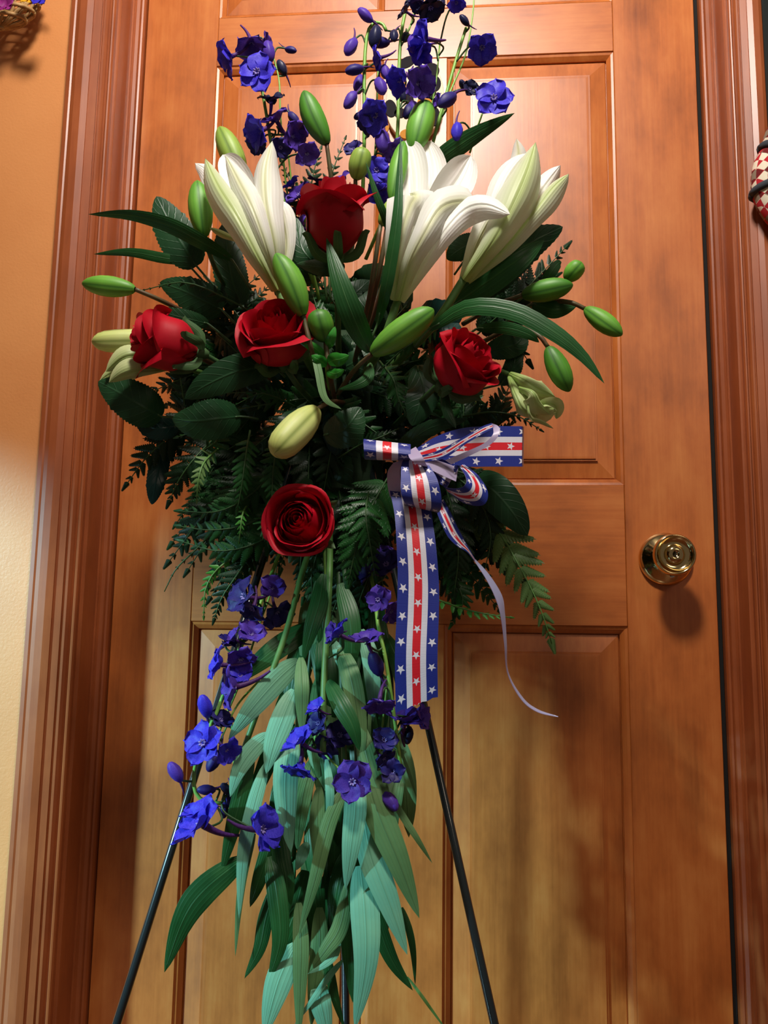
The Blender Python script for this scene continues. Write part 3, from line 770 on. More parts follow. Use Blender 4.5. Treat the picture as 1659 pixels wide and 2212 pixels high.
B_((1222, 606), (1257, 566), 40, .30, .31, budg, 'smallest green lily bud at the upper right', blunt=.5, stem=[(1110, 680, .25), (1180, 640, .28), (1222, 606, .30)])
B_((1264, 667), (1344, 724), 44, .31, .32, budg, 'green lily bud farthest right, pointing down right over the door', stem=[(1090, 700, .25), (1180, 655, .29), (1230, 653, .31), (1264, 667, .31)])
B_((1184, 750), (1230, 846), 50, .33, .33, budd, 'green lily bud hanging down right of the right rose', stem=[(1040, 740, .27), (1110, 708, .31), (1160, 722, .33), (1184, 750, .33)])
B_((345, 735), (198, 738), 54, .30, .31, budp, 'pale lily bud pointing left behind the left rose, upper of two', blunt=.5, stem=[(480, 800, .23), (410, 760, .28), (345, 735, .30)])
pale = empty('lily_bloom', W(470, 820, .24), 'pale half open lily bud behind the left rose, lower of two', 'lily')
for i, (pix, w_, k) in enumerate([
 ([(370, 790, .30), (310, 790, .315), (255, 800, .32), (215, 822, .315)], 62, dict(cup=.5, roll=-.3)),
 ([(372, 790, .30), (330, 775, .32), (275, 770, .335), (228, 803, .33)], 60, dict(cup=.6)),
 ([(374, 795, .305), (330, 800, .335), (280, 805, .345), (235, 826, .34)], 58, dict(cup=.6, roll=.3))]):
    leaf('tepal', pix, w_, tep_pale, pale, prof='tepal', nu=18, nv=8, **k)
stem_px(pale, [(470, 820, .24), (420, 800, .28), (370, 792, .30)], 6, stemg)
crump = empty('lily_bloom', W(1000, 790, .25), 'crumpled pale green lily bud at the lower right of the right rose', 'lily')
for i, (pix, w_, k) in enumerate([
 ([(1098, 808, .30), (1120, 840, .33), (1140, 880, .34), (1150, 912, .33)], 74, dict(cup=.5, roll=-.5)),
 ([(1100, 806, .31), (1130, 820, .345), (1165, 842, .35), (1200, 858, .34)], 66, dict(cup=.7, roll=.2)),
 ([(1102, 808, .30), (1140, 850, .325), (1175, 878, .33), (1204, 880, .32)], 78, dict(cup=.3, roll=.1)),
 ([(1098, 812, .32), (1112, 850, .355), (1130, 885, .36), (1160, 905, .345)], 50, dict(cup=.8, roll=-.2)),
 ([(1140, 865, .36), (1142, 890, .365), (1150, 905, .36), (1170, 912, .35), (1196, 926, .345)], 12, dict(cup=.5)),
 ([(1120, 835, .355), (1150, 845, .37), (1165, 870, .365), (1190, 895, .35)], 44, dict(cup=.9, roll=.6)),
 ([(1160, 880, .35), (1180, 872, .355), (1200, 878, .345), (1202, 905, .34)], 34, dict(cup=-.5, roll=.4))]):
    leaf('tepal', pix, w_, tep_pale, crump, prof='tepal', nu=16, nv=8, wave=.05, seed=i*2, **k)
stem_px(crump, [(1000, 790, .25), (1050, 790, .28), (1098, 808, .30)], 6, stemg)

# ------------------------------------------------------------------ delphinium, upper sprays
delphinium([
  [(680, 620, .22), (640, 510, .27), (602, 400, .30), (584, 300, .30), (568, 205, .30), (556, 160, .30)],
  [(640, 510, .27), (618, 400, .28), (606, 250, .29), (603, 175, .29), (590, 120, .29)],
  [(640, 480, .26), (628, 380, .27), (618, 290, .28)]],
 [('open', 'b', 556, 157, 100, (-.05, -.1, 1), .33), ('half', 'b', 500, 122, 70, (-.8, -.45, .35), .31), ('half', 'v', 543, 92, 66, (.15, -1, .25), .30),
  ('half', 'v', 570, 92, 40, (.9, -.2, .2), .29), ('bud', 'v', 580, 112, 48, (-.1, 1, .3), .30), ('bud', 'd', 628, 108, 28, (.9, -.5, .2), .29), ('bud', 'k', 609, 146, 36, (-.5, .8, .3), .29),
  ('half', 'k', 586, 224, 56, (0, .8, .5), .31), ('half', 'b', 566, 282, 66, (-.6, -.5, .5), .32), ('half', 'v', 598, 262, 62, (-.3, .6, .6), .31), ('half', 'v', 628, 292, 62, (.8, -.3, .4), .31),
  ('half', 'd', 560, 305, 46, (-.2, -.8, .5), .30), ('half', 'd', 606, 318, 44, (.2, -.6, .7), .31), ('half', 'v', 661, 330, 50, (.5, -.6, .7), .32), ('bud', 'v', 652, 278, 46, (.4, -.9, .2), .29), ('bud', 'd', 634, 255, 34, (.5, -.8, .1), .29)],
 'blue delphinium spray at the upper left with a large open floret')
delphinium([
  [(740, 560, .22), (778, 470, .26), (786, 340, .29), (787, 240, .29), (787, 150, .29), (793, 75, .29), (808, 50, .29), (826, 52, .29), (834, 66, .29)],
  [(790, 440, .26), (806, 360, .28), (812, 300, .28), (815, 200, .28), (818, 120, .28)]],
 [('bud', 'v', 789, 33, 40, (-.8, .5, .3), .30), ('bud', 'v', 758, 101, 46, (-.3, -1, .2), .30), ('bud', 'd', 766, 151, 42, (-.9, -.5, .3), .30), ('bud', 'v', 757, 216, 44, (-.6, -.9, .2), .30),
  ('bud', 'k', 810, 80, 50, (.0, 1, .2), .29), ('bud', 'd', 820, 92, 44, (-.7, -.2, .2), .28), ('half', 'b', 823, 124, 50, (-.9, -.3, .3), .31), ('bud', 'v', 822, 186, 46, (.2, -1, .3), .31), ('bud', 'v', 832, 155, 38, (.1, -1, .3), .30),
  ('bud', 'v', 776, 182, 44, (0, -1, .1), .28), ('half', 'b', 812, 248, 66, (-.2, -.6, .8), .32), ('half', 'd', 800, 262, 46, (-.5, -.6, .4), .31), ('half', 'd', 764, 325, 40, (-.2, .3, 1), .30),
  ('bud', 'v', 826, 305, 56, (-.1, -1, .2), .31), ('half', 'v', 848, 318, 46, (.4, -.7, .4), .30), ('half', 'b', 812, 368, 54, (.3, -.3, .9), .31), ('bud', 'd', 838, 342, 34, (.5, -.6, .3), .29),
  ('half', 'v', 738, 396, 42, (-.3, .7, .6), .29), ('bud', 'd', 778, 250, 30, (-.6, -.5, .2), .28)],
 'delphinium spray with a hooked lime stem above the top rose')
delphinium([
  [(790, 560, .22), (838, 440, .26), (858, 300, .28), (861, 180, .28), (866, 80, .28), (880, 2, .28), (888, -60, .28)],
  [(862, 300, .27), (905, 330, .27), (938, 200, .28), (950, 95, .28)],
  [(866, 90, .28), (885, 60, .28), (898, 10, .28), (905, -30, .28)]],
 [('half', 'k', 878, 26, 40, (-.7, .3, .5), .30), ('half', 'b', 921, 84, 70, (-.85, -.1, .5), .31), ('half', 'b', 914, 104, 54, (-.4, -.8, .4), .30), ('bud', 'v', 893, 94, 48, (-.1, -1, .3), .30), ('bud', 'k', 851, 77, 34, (-.1, -.8, .3), .29),
  ('bud', 'k', 876, 80, 32, (0, -.7, .4), .28), ('half', 'k', 930, 14, 56, (.1, -1, .3), .30), ('bud', 'k', 952, 6, 36, (.3, -1, .2), .30), ('half', 'd', 906, 6, 36, (-.3, -.8, .3), .29), ('half', 'b', 985, 4, 40, (.2, -.9, .4), .30),
  ('half', 'b', 866, 172, 58, (-.5, -.5, .5), .31), ('half', 'v', 898, 178, 64, (.6, -.5, .6), .31), ('half', 'v', 914, 186, 46, (.8, -.5, .4), .30), ('bud', 'd', 884, 240, 46, (-.3, -.8, .5), .29), ('bud', 'v', 893, 232, 40, (.3, -.8, .4), .29),
  ('bud', 'k', 868, 205, 36, (.1, -1, .1), .27), ('half', 'v', 832, 400, 50, (-.2, .2, .9), .29), ('half', 'b', 815, 425, 48, (.4, -.2, .9), .29), ('half', 'd', 838, 385, 36, (.5, .4, .6), .28),
  ('bud', 'k', 880, 8, 22, (-.2, -1, .1), .28)],
 'tallest delphinium spray, running out of the picture at the top')
delphinium([
  [(880, 560, .22), (905, 430, .25), (940, 290, .27), (968, 190, .27), (988, 120, .27), (1007, 60, .27)],
  [(945, 280, .27), (972, 200, .27), (1005, 120, .26), (1020, 40, .26), (1026, -30, .26)],
  [(1015, 330, .26), (1030, 280, .28), (1042, 245, .29)]],
 [('half', 'b', 1042, 100, 62, (-.05, -.9, .55), .30), ('open', 'b', 1066, 214, 96, (.1, .0, 1), .31), ('bud', 'k', 1003, 44, 28, (-.7, .5, .4), .28), ('bud', 'd', 966, 216, 52, (-.6, -.8, .3), .30), ('half', 'v', 950, 222, 36, (-.8, .1, .4), .29),
  ('bud', 'b', 987, 284, 44, (.1, -1, .2), .30), ('half', 'k', 1014, 192, 34, (.4, -.2, .7), .28), ('bud', 'k', 1000, 184, 26, (-.4, .2, .7), .28)],
 'delphinium spray at the upper right over the right hand door panel')
delphinium([[(690, 650, .22), (665, 540, .26), (655, 450, .28), (640, 395, .28)]],
 [('half', 'v', 650, 424, 60, (-.4, .4, .7), .29), ('bud', 'd', 612, 425, 34, (-.5, .8, .2), .28), ('half', 'v', 655, 492, 44, (-.6, .3, .6), .28), ('half', 'b', 632, 402, 40, (-.5, .7, .4), .28), ('half', 'v', 628, 450, 46, (-.8, .1, .4), .28), ('half', 'd', 690, 400, 40, (.1, .8, .4), .27)],
 'short violet delphinium tucked behind the left of the top rose')

# ------------------------------------------------------------------ delphinium, hanging sprays
delphinium([
  [(620, 1150, .24), (560, 1310, .30), (515, 1410, .34), (472, 1530, .36), (432, 1615, .37), (418, 1690, .37), (436, 1728, .37), (478, 1735, .37)],
  [(600, 1240, .27), (560, 1350, .31), (520, 1470, .33), (478, 1570, .35), (460, 1620, .35)],
  [(560, 1470, .32), (511, 1526, .35), (475, 1602, .36)],
  [(500, 1560, .34), (505, 1660, .34), (492, 1745, .34)]],
 [('half', 'd', 532, 1290, 74, (-.5, .2, .7), .33), ('half', 'v', 585, 1272, 52, (.5, .4, .7), .32), ('half', 'd', 596, 1318, 56, (.5, -.6, .5), .31), ('half', 'd', 548, 1312, 56, (-.2, -.7, .6), .33),
  ('half', 'v', 540, 1372, 56, (.4, .5, .5), .34), ('half', 'v', 508, 1382, 40, (-.6, .5, .4), .34), ('half', 'b', 478, 1436, 66, (-.9, .2, .5), .36), ('half', 'v', 520, 1420, 56, (.3, -.4, .8), .35),
  ('half', 'd', 488, 1392, 36, (.5, .6, .3), .34), ('half', 'v', 510, 1484, 84, (-.7, -.1, .4), .37), ('half', 'b', 518, 1462, 46, (.3, .6, .6), .35), ('bud', 'b', 443, 1526, 48, (-.1, .8, .4), .37), ('half', 'd', 475, 1558, 46, (.6, .6, .5), .36),
  ('open', 'b', 440, 1606, 96, (-.25, .25, 1), .39), ('half', 'b', 486, 1618, 48, (.8, -.3, .6), .38), ('bud', 'd', 462, 1644, 44, (-.3, -.7, .4), .37), ('bud', 'v', 379, 1668, 44, (-.5, 1, .3), .38),
  ('bud', 'd', 446, 1706, 36, (-.9, -.1, .5), .38), ('bud', 'k', 487, 1703, 30, (-.3, .5, .8), .37), ('half', 'b', 440, 1782, 96, (-.55, .65, .55), .40), ('half', 'b', 420, 1760, 40, (-.3, .8, .5), .39),
  ('half', 'b', 560, 1792, 84, (.95, .2, .3), .39), ('bud', 'd', 500, 1728, 36, (.1, -1, .2), .36), ('bud', 'd', 484, 1750, 30, (-.1, -1, .2), .36)],
 'long blue delphinium spray hanging at the lower left over the easel leg')
delphinium([
  [(700, 1150, .24), (708, 1350, .31), (700, 1478, .345), (690, 1530, .35), (679, 1612, .355)],
  [(698, 1625, .345), (712, 1640, .35), (732, 1660, .36)]],
 [('half', 'b', 736, 1372, 58, (-.8, .6, .3), .36), ('half', 'v', 722, 1366, 38, (-.8, .2, .6), .36), ('half', 'b', 688, 1532, 38, (-.5, .6, .5), .37), ('half', 'd', 690, 1562, 46, (-.4, .1, .8), .36),
  ('half', 'b', 652, 1604, 62, (-.5, .7, .5), .38), ('half', 'b', 650, 1648, 60, (-.2, -.9, .4), .38), ('half', 'd', 732, 1590, 56, (.4, .4, .7), .35), ('half', 'd', 705, 1602, 54, (0, -.6, .8), .35), ('open', 'v', 762, 1690, 92, (.05, .2, 1), .39)],
 'violet delphinium spray hanging in the middle of the long leaves')
delphinium([
  [(770, 1130, .24), (805, 1260, .30), (817, 1351, .34), (833, 1423, .355), (853, 1558, .36), (866, 1661, .365)],
  [(836, 1480, .35), (820, 1640, .35), (830, 1715, .36)]],
 [('half', 'd', 836, 1222, 60, (-.2, .4, .7), .31), ('half', 'v', 828, 1205, 44, (.2, .3, .9), .30), ('open', 'v', 817, 1296, 62, (-.1, .1, 1), .36), ('half', 'v', 842, 1318, 48, (.7, -.5, .5), .34), ('half', 'v', 795, 1388, 58, (-.1, 1, .5), .37),
  ('bud', 'd', 812, 1434, 50, (-.3, .8, .3), .36), ('half', 'v', 820, 1512, 60, (.0, -1, .45), .375), ('half', 'v', 872, 1560, 76, (.2, .9, .4), .35), ('half', 'v', 900, 1550, 50, (.9, .2, .3), .35), ('half', 'd', 829, 1600, 48, (.3, .4, .8), .37),
  ('half', 'd', 826, 1636, 44, (.6, -.3, .6), .36), ('half', 'd', 848, 1666, 42, (.1, .1, 1), .37), ('bud', 'v', 842, 1730, 46, (.6, -.9, .5), .37), ('bud', 'k', 882, 1588, 34, (0, -1, .1), .34), ('half', 'd', 800, 1240, 40, (-.6, .2, .5), .29)],
 'violet delphinium spray hanging beside the long ribbon tail')

# ------------------------------------------------------------------ long hanging lily stems with leaves
TAIL = [
 ('lily_foliage_stem', 'cut lily stem hanging left with a long dark leaf sweeping down to the left', [(690, 1120, .23), (650, 1248, .30), (618, 1367, .335), (563, 1518, .355), (519, 1641, .36)], 6.5, stemg, [
   ([(525, 1855, .36), (440, 1925, .375), (395, 1990, .38), (355, 2101, .37)], 62, lilyleaf, {}),
   ([(645, 1428, .33), (600, 1468, .35), (545, 1530, .37), (493, 1598, .375)], 56, lilypale, dict(roll=.2)),
   ([(690, 1345, .31), (620, 1385, .33), (560, 1430, .34), (512, 1476, .34)], 54, lilyleaf, dict(roll=-.3)),
   ([(582, 1585, .36), (545, 1620, .37), (515, 1665, .375), (497, 1722, .375)], 42, lilypale, {}),
   ([(545, 1600, .36), (520, 1720, .37), (500, 1800, .37), (478, 1890, .365)], 40, lilyleaf, {}),
   ([(575, 1650, .36), (548, 1740, .375), (525, 1850, .38), (516, 1985, .375)], 34, lilypale, {}),
   ([(550, 1800, .36), (528, 1880, .37), (516, 1960, .37), (508, 2067, .37)], 18, lilyolive, {}),
   ([(640, 1500, .34), (600, 1590, .35), (560, 1690, .355), (530, 1760, .35)], 44, lilyleaf, {})]),
 ('lily_foliage_stem', 'middle cut lily stem hanging straight with broad pale leaves', [(712, 1100, .23), (712, 1248, .31), (700, 1478, .35), (698, 1625, .36)], 7, stemg, [
   ([(636, 1490, .345), (612, 1550, .36), (590, 1610, .37), (575, 1672, .37)], 54, lilypale, {}),
   ([(650, 1420, .34), (652, 1480, .36), (652, 1530, .36), (652, 1590, .36)], 34, lilyolive, {}),
   ([(632, 1580, .35), (618, 1660, .37), (618, 1750, .375), (629, 1842, .37)], 56, lilypale, {}),
   ([(690, 1700, .35), (685, 1770, .36), (688, 1840, .36), (686, 1915, .355)], 34, lilyolive, {}),
   ([(735, 1400, .33), (757, 1460, .35), (775, 1560, .36), (782, 1660, .36)], 46, lilyolive, {}),
   ([(708, 1470, .35), (735, 1520, .37), (762, 1570, .375), (777, 1622, .37)], 42, lilyleaf, {}),
   ([(700, 1240, .31), (690, 1300, .33), (672, 1360, .34), (654, 1430, .335)], 42, lilyleaf, {}),
   ([(745, 1700, .35), (710, 1780, .365), (680, 1900, .37), (645, 2022, .365)], 34, lilyolive, {}),
   ([(705, 1640, .35), (712, 1700, .36), (712, 1740, .36), (702, 1790, .355)], 20, lilypale, {})]),
 ('lily_foliage_stem', 'lily stem at the right of the tail with bright pale leaves fanning right', [(735, 1100, .23), (750, 1300, .30), (765, 1500, .33), (775, 1700, .34)], 6, stemd, [
   ([(765, 1655, .36), (768, 1740, .38), (758, 1830, .39), (746, 1922, .385)], 50, lilypale, {}),
   ([(785, 1640, .36), (815, 1750, .375), (860, 1860, .38), (906, 1984, .375)], 64, lilyolive, {}),
   ([(783, 1740, .36), (800, 1840, .375), (840, 1950, .38), (880, 2063, .375)], 60, lilypale, {}),
   ([(775, 1560, .35), (800, 1660, .365), (830, 1740, .37), (850, 1800, .36)], 48, lilyolive, {}),
   ([(812, 1960, .355), (825, 2020, .36), (850, 2080, .36), (892, 2140, .355)], 34, lilyleaf, {}),
   ([(868, 1960, .35), (884, 2010, .355), (893, 2060, .355), (897, 2128, .35)], 16, lilyleaf, {}),
   ([(780, 1360, .32), (800, 1420, .335), (806, 1490, .34), (806, 1560, .33)], 40, lilypale, {}),
   ([(810, 1440, .32), (822, 1490, .33), (826, 1540, .33), (824, 1600, .325)], 38, lilyleaf, {}),
   ([(842, 1715, .34), (868, 1760, .345), (900, 1810, .35), (934, 1865, .345)], 16, lilyolive, {}),
   ([(862, 1610, .33), (880, 1660, .335), (890, 1690, .335), (900, 1722, .33)], 8, lilyolive, {}),
   ([(880, 2110, .345), (910, 2150, .35), (935, 2185, .35), (975, 2240, .345)], 7, stemg, {})]),
 ('lily_foliage_stem', 'lily stem in the middle of the tail with the lowest, longest pale leaf', [(730, 1130, .22), (735, 1350, .29), (742, 1600, .32), (752, 1850, .33)], 6, stemd, [
   ([(778, 1870, .36), (788, 1960, .38), (790, 2080, .39), (766, 2225, .385)], 64, lilypale, {}),
   ([(735, 1260, .31), (755, 1330, .33), (760, 1400, .335), (757, 1465, .33)], 46, lilyleaf, {}),
   ([(722, 1385, .32), (735, 1420, .33), (745, 1440, .33), (752, 1462, .33)], 28, lilypale, {}),
   ([(733, 2020, .34), (725, 2060, .355), (700, 2085, .36), (664, 2104, .36)], 16, lilypale, {}),
   ([(755, 1900, .34), (735, 2000, .355), (705, 2050, .36), (668, 2100, .355)], 36, lilyolive, {}),
   ([(700, 2040, .34), (712, 2100, .345), (725, 2160, .345), (745, 2225, .34)], 22, lilyleaf, {}),
   ([(690, 2120, .34), (692, 2160, .35), (700, 2200, .35), (712, 2260, .345)], 46, lilypale, {}),
   ([(740, 2075, .345), (710, 2110, .35), (675, 2160, .355), (635, 2215, .35)], 14, lilypale, {}),
   ([(760, 1780, .34), (770, 1880, .35), (772, 1960, .35), (762, 2040, .345)], 46, lilyleaf, {})]),
 ('lily_foliage_stem', 'lily stem left in the tail with dark leaves and one bluish leaf at the bottom', [(705, 1130, .22), (670, 1350, .28), (640, 1600, .31), (630, 1850, .32)], 6, stemd, [
   ([(583, 1850, .35), (598, 1930, .365), (605, 2030, .37), (580, 2121, .365)], 44, lilyleaf, {}),
   ([(600, 1900, .35), (575, 1980, .355), (560, 2050, .36), (528, 2114, .355)], 34, lilyleaf, {}),
   ([(640, 2040, .35), (610, 2100, .365), (590, 2160, .37), (570, 2240, .37)], 60, lilypale, {}),
   ([(645, 1950, .35), (650, 2040, .365), (648, 2130, .37), (645, 2250, .37)], 36, lilyolive, {}),
   ([(600, 1780, .34), (608, 1850, .35), (620, 1920, .355), (616, 1992, .35)], 42, lilyleaf, {}),
   ([(665, 1820, .34), (655, 1840, .355), (648, 1860, .36), (640, 1880, .355)], 26, lilypale, {}),
   ([(605, 1870, .33), (600, 1920, .34), (605, 1960, .34), (612, 1990, .34)], 30, lilypale, {}),
   ([(660, 1880, .33), (640, 1960, .345), (620, 2020, .35), (612, 2060, .345)], 50, lilyleaf, {}),
   ([(690, 1960, .33), (690, 2050, .34), (680, 2130, .345), (672, 2220, .34)], 40, lilyolive, {}),
   ([(600, 1700, .33), (590, 1800, .34), (560, 1900, .345), (540, 1960, .34)], 40, lilyleaf, {})]),
]
for nm, lb, st, r_, sm, lv in TAIL:
    root = empty(nm, W(*st[0]), lb, 'lily stem')
    stem_px(root, st, r_, sm, n=20)
    for i, (pix, w_, m, k) in enumerate(lv):
        leaf('leaf', pix, w_, m, root, cup=.12, fold=.10, prof='lance', nu=18, **k)
# hidden-in-shade stems that give the tail its depth
for k in range(9):
    x0 = 628+k*24; x1 = 560+k*34; yb = [1950, 2100, 2200, 2150, 2240, 2190, 2120, 1960, 1800][k]
    d = .20+.012*(k % 3)
    st = [(700+k*8, 1100, .20), (x0+20, 1400, d+.03), ((x0+x1)/2+20, 1700, d+.05), (x1+(k-4)*4+20, yb-180, d+.06)]
    root = empty('lily_foliage_stem', W(*st[0]), 'shaded lily stem with drooping leaves, '+['first', 'second', 'third', 'fourth', 'middle', 'sixth', 'seventh', 'eighth', 'last'][k]+' from the left at the back of the tail', 'lily stem', 'shaded lily stems at the back of the tail')
    stem_px(root, st, 5, stemd, n=16)
    C_ = cr(st, 40)
    for i in range(9):
        q = C_[4+i*4]; a = rnd.uniform(-1, 1); L = rnd.uniform(170, 260)
        pix = [q, (q[0]+a*28, q[1]+L*.33, q[2]+.02), (q[0]+a*42, q[1]+L*.66, q[2]+.025), (q[0]+a*48, q[1]+L, q[2]+.015)]
        leaf('leaf', pix, rnd.uniform(38, 54), lilyleaf if rnd.random() < .75 else lilyolive, root, cup=.1, fold=.1, nu=12, nv=4, roll=rnd.uniform(-.6, .6))

# ------------------------------------------------------------------ single leaves of the fan
SL = single_leaf
lance = dict(prof='lance', cup=.12, fold=.1)
ov = dict(prof='ovate', cup=.10, fold=.08, teeth=22, nu=44)
SL('lily_leaf', [(500, 560, .31), (430, 520, .34), (360, 485, .35), (280, 465, .35), (190, 463, .34)], 40, lilyleaf, 'long thin leaf arching left, crossing over the broad leaf beside the left bud', roll=.3, **lance)
SL('lily_leaf', [(400, 565, .29), (350, 557, .30), (280, 545, .30), (202, 549, .29)], 26, lilyleaf, 'short narrow leaf pointing left, below the long arching leaf', **lance)
SL('lily_leaf', [(800, 760, .36), (765, 690, .39), (735, 610, .40), (705, 513, .39)], 58, lilyleaf, 'pointed dark leaf standing in front of the top rose', **lance)
SL('lily_leaf', [(815, 700, .36), (838, 600, .39), (858, 460, .40), (866, 292, .38)], 34, lilyleaf, 'slender upright leaf along the left edge of the open lily', roll=.5, **lance)
SL('lily_leaf', [(860, 560, .33), (835, 480, .36), (812, 420, .365), (790, 350, .355)], 22, lilyleaf, 'slender leaf leaning left between the top rose and the open lily', roll=.5, **lance)
SL('lily_leaf', [(920, 370, .27), (970, 330, .28), (1030, 290, .28), (1112, 244, .28)], 50, lilyleaf, 'dark pointed leaf rising to the right behind the open lily', roll=-.2, **lance)
SL('lily_leaf', [(930, 710, .34), (1010, 664, .37), (1110, 672, .38), (1200, 720, .385), (1260, 770, .38), (1306, 829, .375)], 46, lilyleaf, 'long leaf arching right over the door and drooping to a point', roll=.35, **lance)
SL('lily_leaf', [(980, 660, .31), (1050, 610, .33), (1120, 560, .34), (1176, 518, .33)], 70, lilyleaf, 'dark leaf under the right lily', roll=.2, **lance)
SL('lily_leaf', [(1150, 658, .29), (1190, 668, .30), (1215, 668, .30), (1245, 662, .30)], 42, lilyleaf, 'small pointed leaf between the right hand buds', **lance)
SL('lily_leaf', [(1175, 610, .28), (1190, 590, .285), (1205, 570, .285), (1213, 566, .285)], 26, lilyleaf, 'tiny pointed leaf behind the right hand buds', **lance)
SL('lily_leaf', [(675, 745, .38), (688, 800, .39), (702, 860, .395), (738, 884, .39)], 20, lilyolive, 'thin grey-green curl of leaf below the bright sprig', roll=.3, **lance)
SL('lily_leaf', [(800, 785, .35), (795, 815, .365), (770, 832, .37), (730, 842, .365)], 26, lilyleaf, 'small curved leaf below the up pointing middle bud', **lance)
SL('lily_leaf', [(590, 790, .33), (520, 800, .35), (450, 830, .355), (398, 862, .35)], 82, broad, 'large grey-green leaf below the middle left rose pointing left', prof='lance', cup=.1, fold=.1)
SL('lily_leaf', [(1030, 710, .31), (1090, 708, .33), (1140, 722, .335), (1165, 740, .33)], 30, lilyleaf, 'short dark leaf above the right rose', **lance)
SL('lily_leaf', [(710, 590, .30), (680, 520, .31), (720, 440, .31), (760, 430, .30)], 30, lilyleaf, 'dark leaf hidden behind the top rose', **lance)
SL('broad_leaf', [(425, 575, .29), (395, 530, .30), (365, 480, .30), (338, 424, .295)], 104, broad, 'broad toothed leaf at the left behind the upright left bud', **ov)
SL('broad_leaf', [(350, 900, .30), (310, 880, .32), (260, 850, .325), (212, 824, .32)], 104, broad, 'broad dark leaf below the pale lily buds on the left', **ov)
SL('broad_leaf', [(385, 920, .28), (350, 925, .29), (320, 920, .29), (290, 895, .285)], 60, broadblue, 'blue-green leaf at the left edge beneath the broad dark leaf', **ov)
SL('broad_leaf', [(520, 900, .31), (470, 905, .33), (420, 910, .335), (372, 905, .33)], 100, broad, 'round grey-green leaf at the left of the pale central bud', **ov)
SL('broad_leaf', [(1010, 640, .29), (1070, 590, .30), (1140, 530, .30), (1216, 490, .295)], 96, broad, 'broad toothed leaf behind the right lily', **ov)
SL('broad_leaf', [(1035, 520, .28), (1010, 530, .28), (985, 545, .28), (965, 560, .275)], 60, broad, 'small round leaf between the two right lilies', **ov)
SL('broad_leaf', [(1020, 1030, .25), (1065, 1060, .27), (1105, 1105, .275), (1140, 1158, .27)], 84, broad, 'smooth dark leaf right of the bow loops', prof='ovate', cup=.1, fold=.08)
SL('broad_leaf', [(1050, 760, .29), (1090, 750, .30), (1120, 740, .30), (1130, 715, .295)], 60, broad, 'dark leaf behind the upper edge of the right rose', **ov)
SL('broad_leaf', [(1080, 830, .28), (1105, 800, .29), (1112, 770, .29), (1108, 745, .285)], 46, broad, 'dark leaf between the right rose and the crumpled bud', **ov)
SL('broad_leaf', [(520, 660, .27), (500, 600, .28), (490, 540, .28), (485, 480, .275)], 84, broad, 'dark leaf directly left of the left lily', **ov)
SL('broad_leaf', [(480, 670, .28), (440, 650, .29), (400, 630, .29), (345, 610, .285)], 92, broad, 'leaf above the left rose with a pale midrib', **ov)
SL('broad_leaf', [(450, 700, .30), (410, 690, .315), (370, 680, .32), (332, 665, .315)], 44, broad, 'small glossy leaf right above the left rose', **ov)
SL('broad_leaf', [(700, 590, .30), (670, 560, .32), (650, 530, .32), (640, 470, .31)], 60, broad, 'dark rose leaf at the left foot of the top rose', **ov)
SL('broad_leaf', [(350, 960, .26), (345, 1000, .265), (335, 1050, .27), (328, 1090, .265)], 50, broadblue, 'blue-green leaf hanging at the left edge', **ov)
SL('broad_leaf', [(900, 790, .29), (915, 840, .31), (905, 880, .315), (890, 920, .31)], 80, broad, 'grey-green leaf left of the right rose', **ov)
SL('broad_leaf', [(860, 990, .28), (880, 960, .31), (930, 925, .325), (1010, 905, .32)], 44, broad, 'long leaf lying just above the bow', **ov)
SL('broad_leaf', [(700, 940, .29), (740, 930, .31), (760, 910, .315), (780, 880, .31)], 90, broad, 'dark leaf at the right of the pale central bud', **ov)
SL('rose_leaf', [(650, 1080, .30), (655, 1055, .32), (665, 1045, .325), (680, 1075, .33)], 28, broad, 'small grey-green leaf on top of the lowest rose', **ov)
sp = empty('green_sprig', W(712, 840, .30), 'small bright green leafy sprig between the middle left rose and the central bud', 'sprig')
stem_px(sp, [(712, 840, .30), (706, 800, .36), (702, 740, .38)], 4, stemy)
for pix, w_ in (([(704, 772, .375), (685, 756, .385), (666, 745, .39), (645, 737, .39)], 24), ([(708, 785, .38), (720, 778, .39), (735, 776, .395), (754, 768, .395)], 36),
                ([(706, 790, .38), (696, 782, .385), (686, 776, .39), (672, 768, .39)], 28), ([(704, 755, .375), (712, 740, .385), (718, 725, .39), (724, 705, .39)], 24), ([(706, 800, .375), (716, 806, .385), (728, 806, .39), (744, 798, .39)], 26)):
    leaf('leaf', pix, w_, sprigm, sp, prof='ovate', cup=.2, fold=.1)

# ------------------------------------------------------------------ ferns that can be told apart
FR = frond
FR([(960, 1090, .20), (1060, 1130, .25), (1120, 1220, .28), (1165, 1310, .29), (1192, 1390, .285)], 190, 'l', 'pale green fern frond hanging at the right of the ribbon tails', n=11, seed=1, t0=.05)
FR([(930, 1290, .24), (1000, 1315, .27), (1060, 1328, .28), (1105, 1334, .28)], 60, 'b', 'narrow fern frond seen edge-on, pointing right below the bow', n=8, seed=2, roll=.9)
FR([(440, 880, .26), (370, 940, .28), (315, 990, .28), (272, 1048, .275)], 140, 'd', 'fern tip reaching left over the door casing edge', n=7, seed=3)
FR([(470, 940, .26), (420, 990, .29), (385, 1040, .29), (365, 1085, .285)], 130, 'd', 'dark fern hanging at the left beside the blue-green leaf', n=7, seed=4, var=1)
FR([(600, 1010, .27), (540, 1070, .30), (470, 1105, .305), (386, 1104, .295)], 130, 'g', 'fern pointing left, uppermost of the three spiky ones above the lower door panel', n=9, seed=5)
FR([(610, 1080, .27), (540, 1130, .295), (460, 1145, .30), (384, 1136, .29)], 120, 'g', 'fern pointing left, middle one of the three spiky ones', n=9, seed=6)
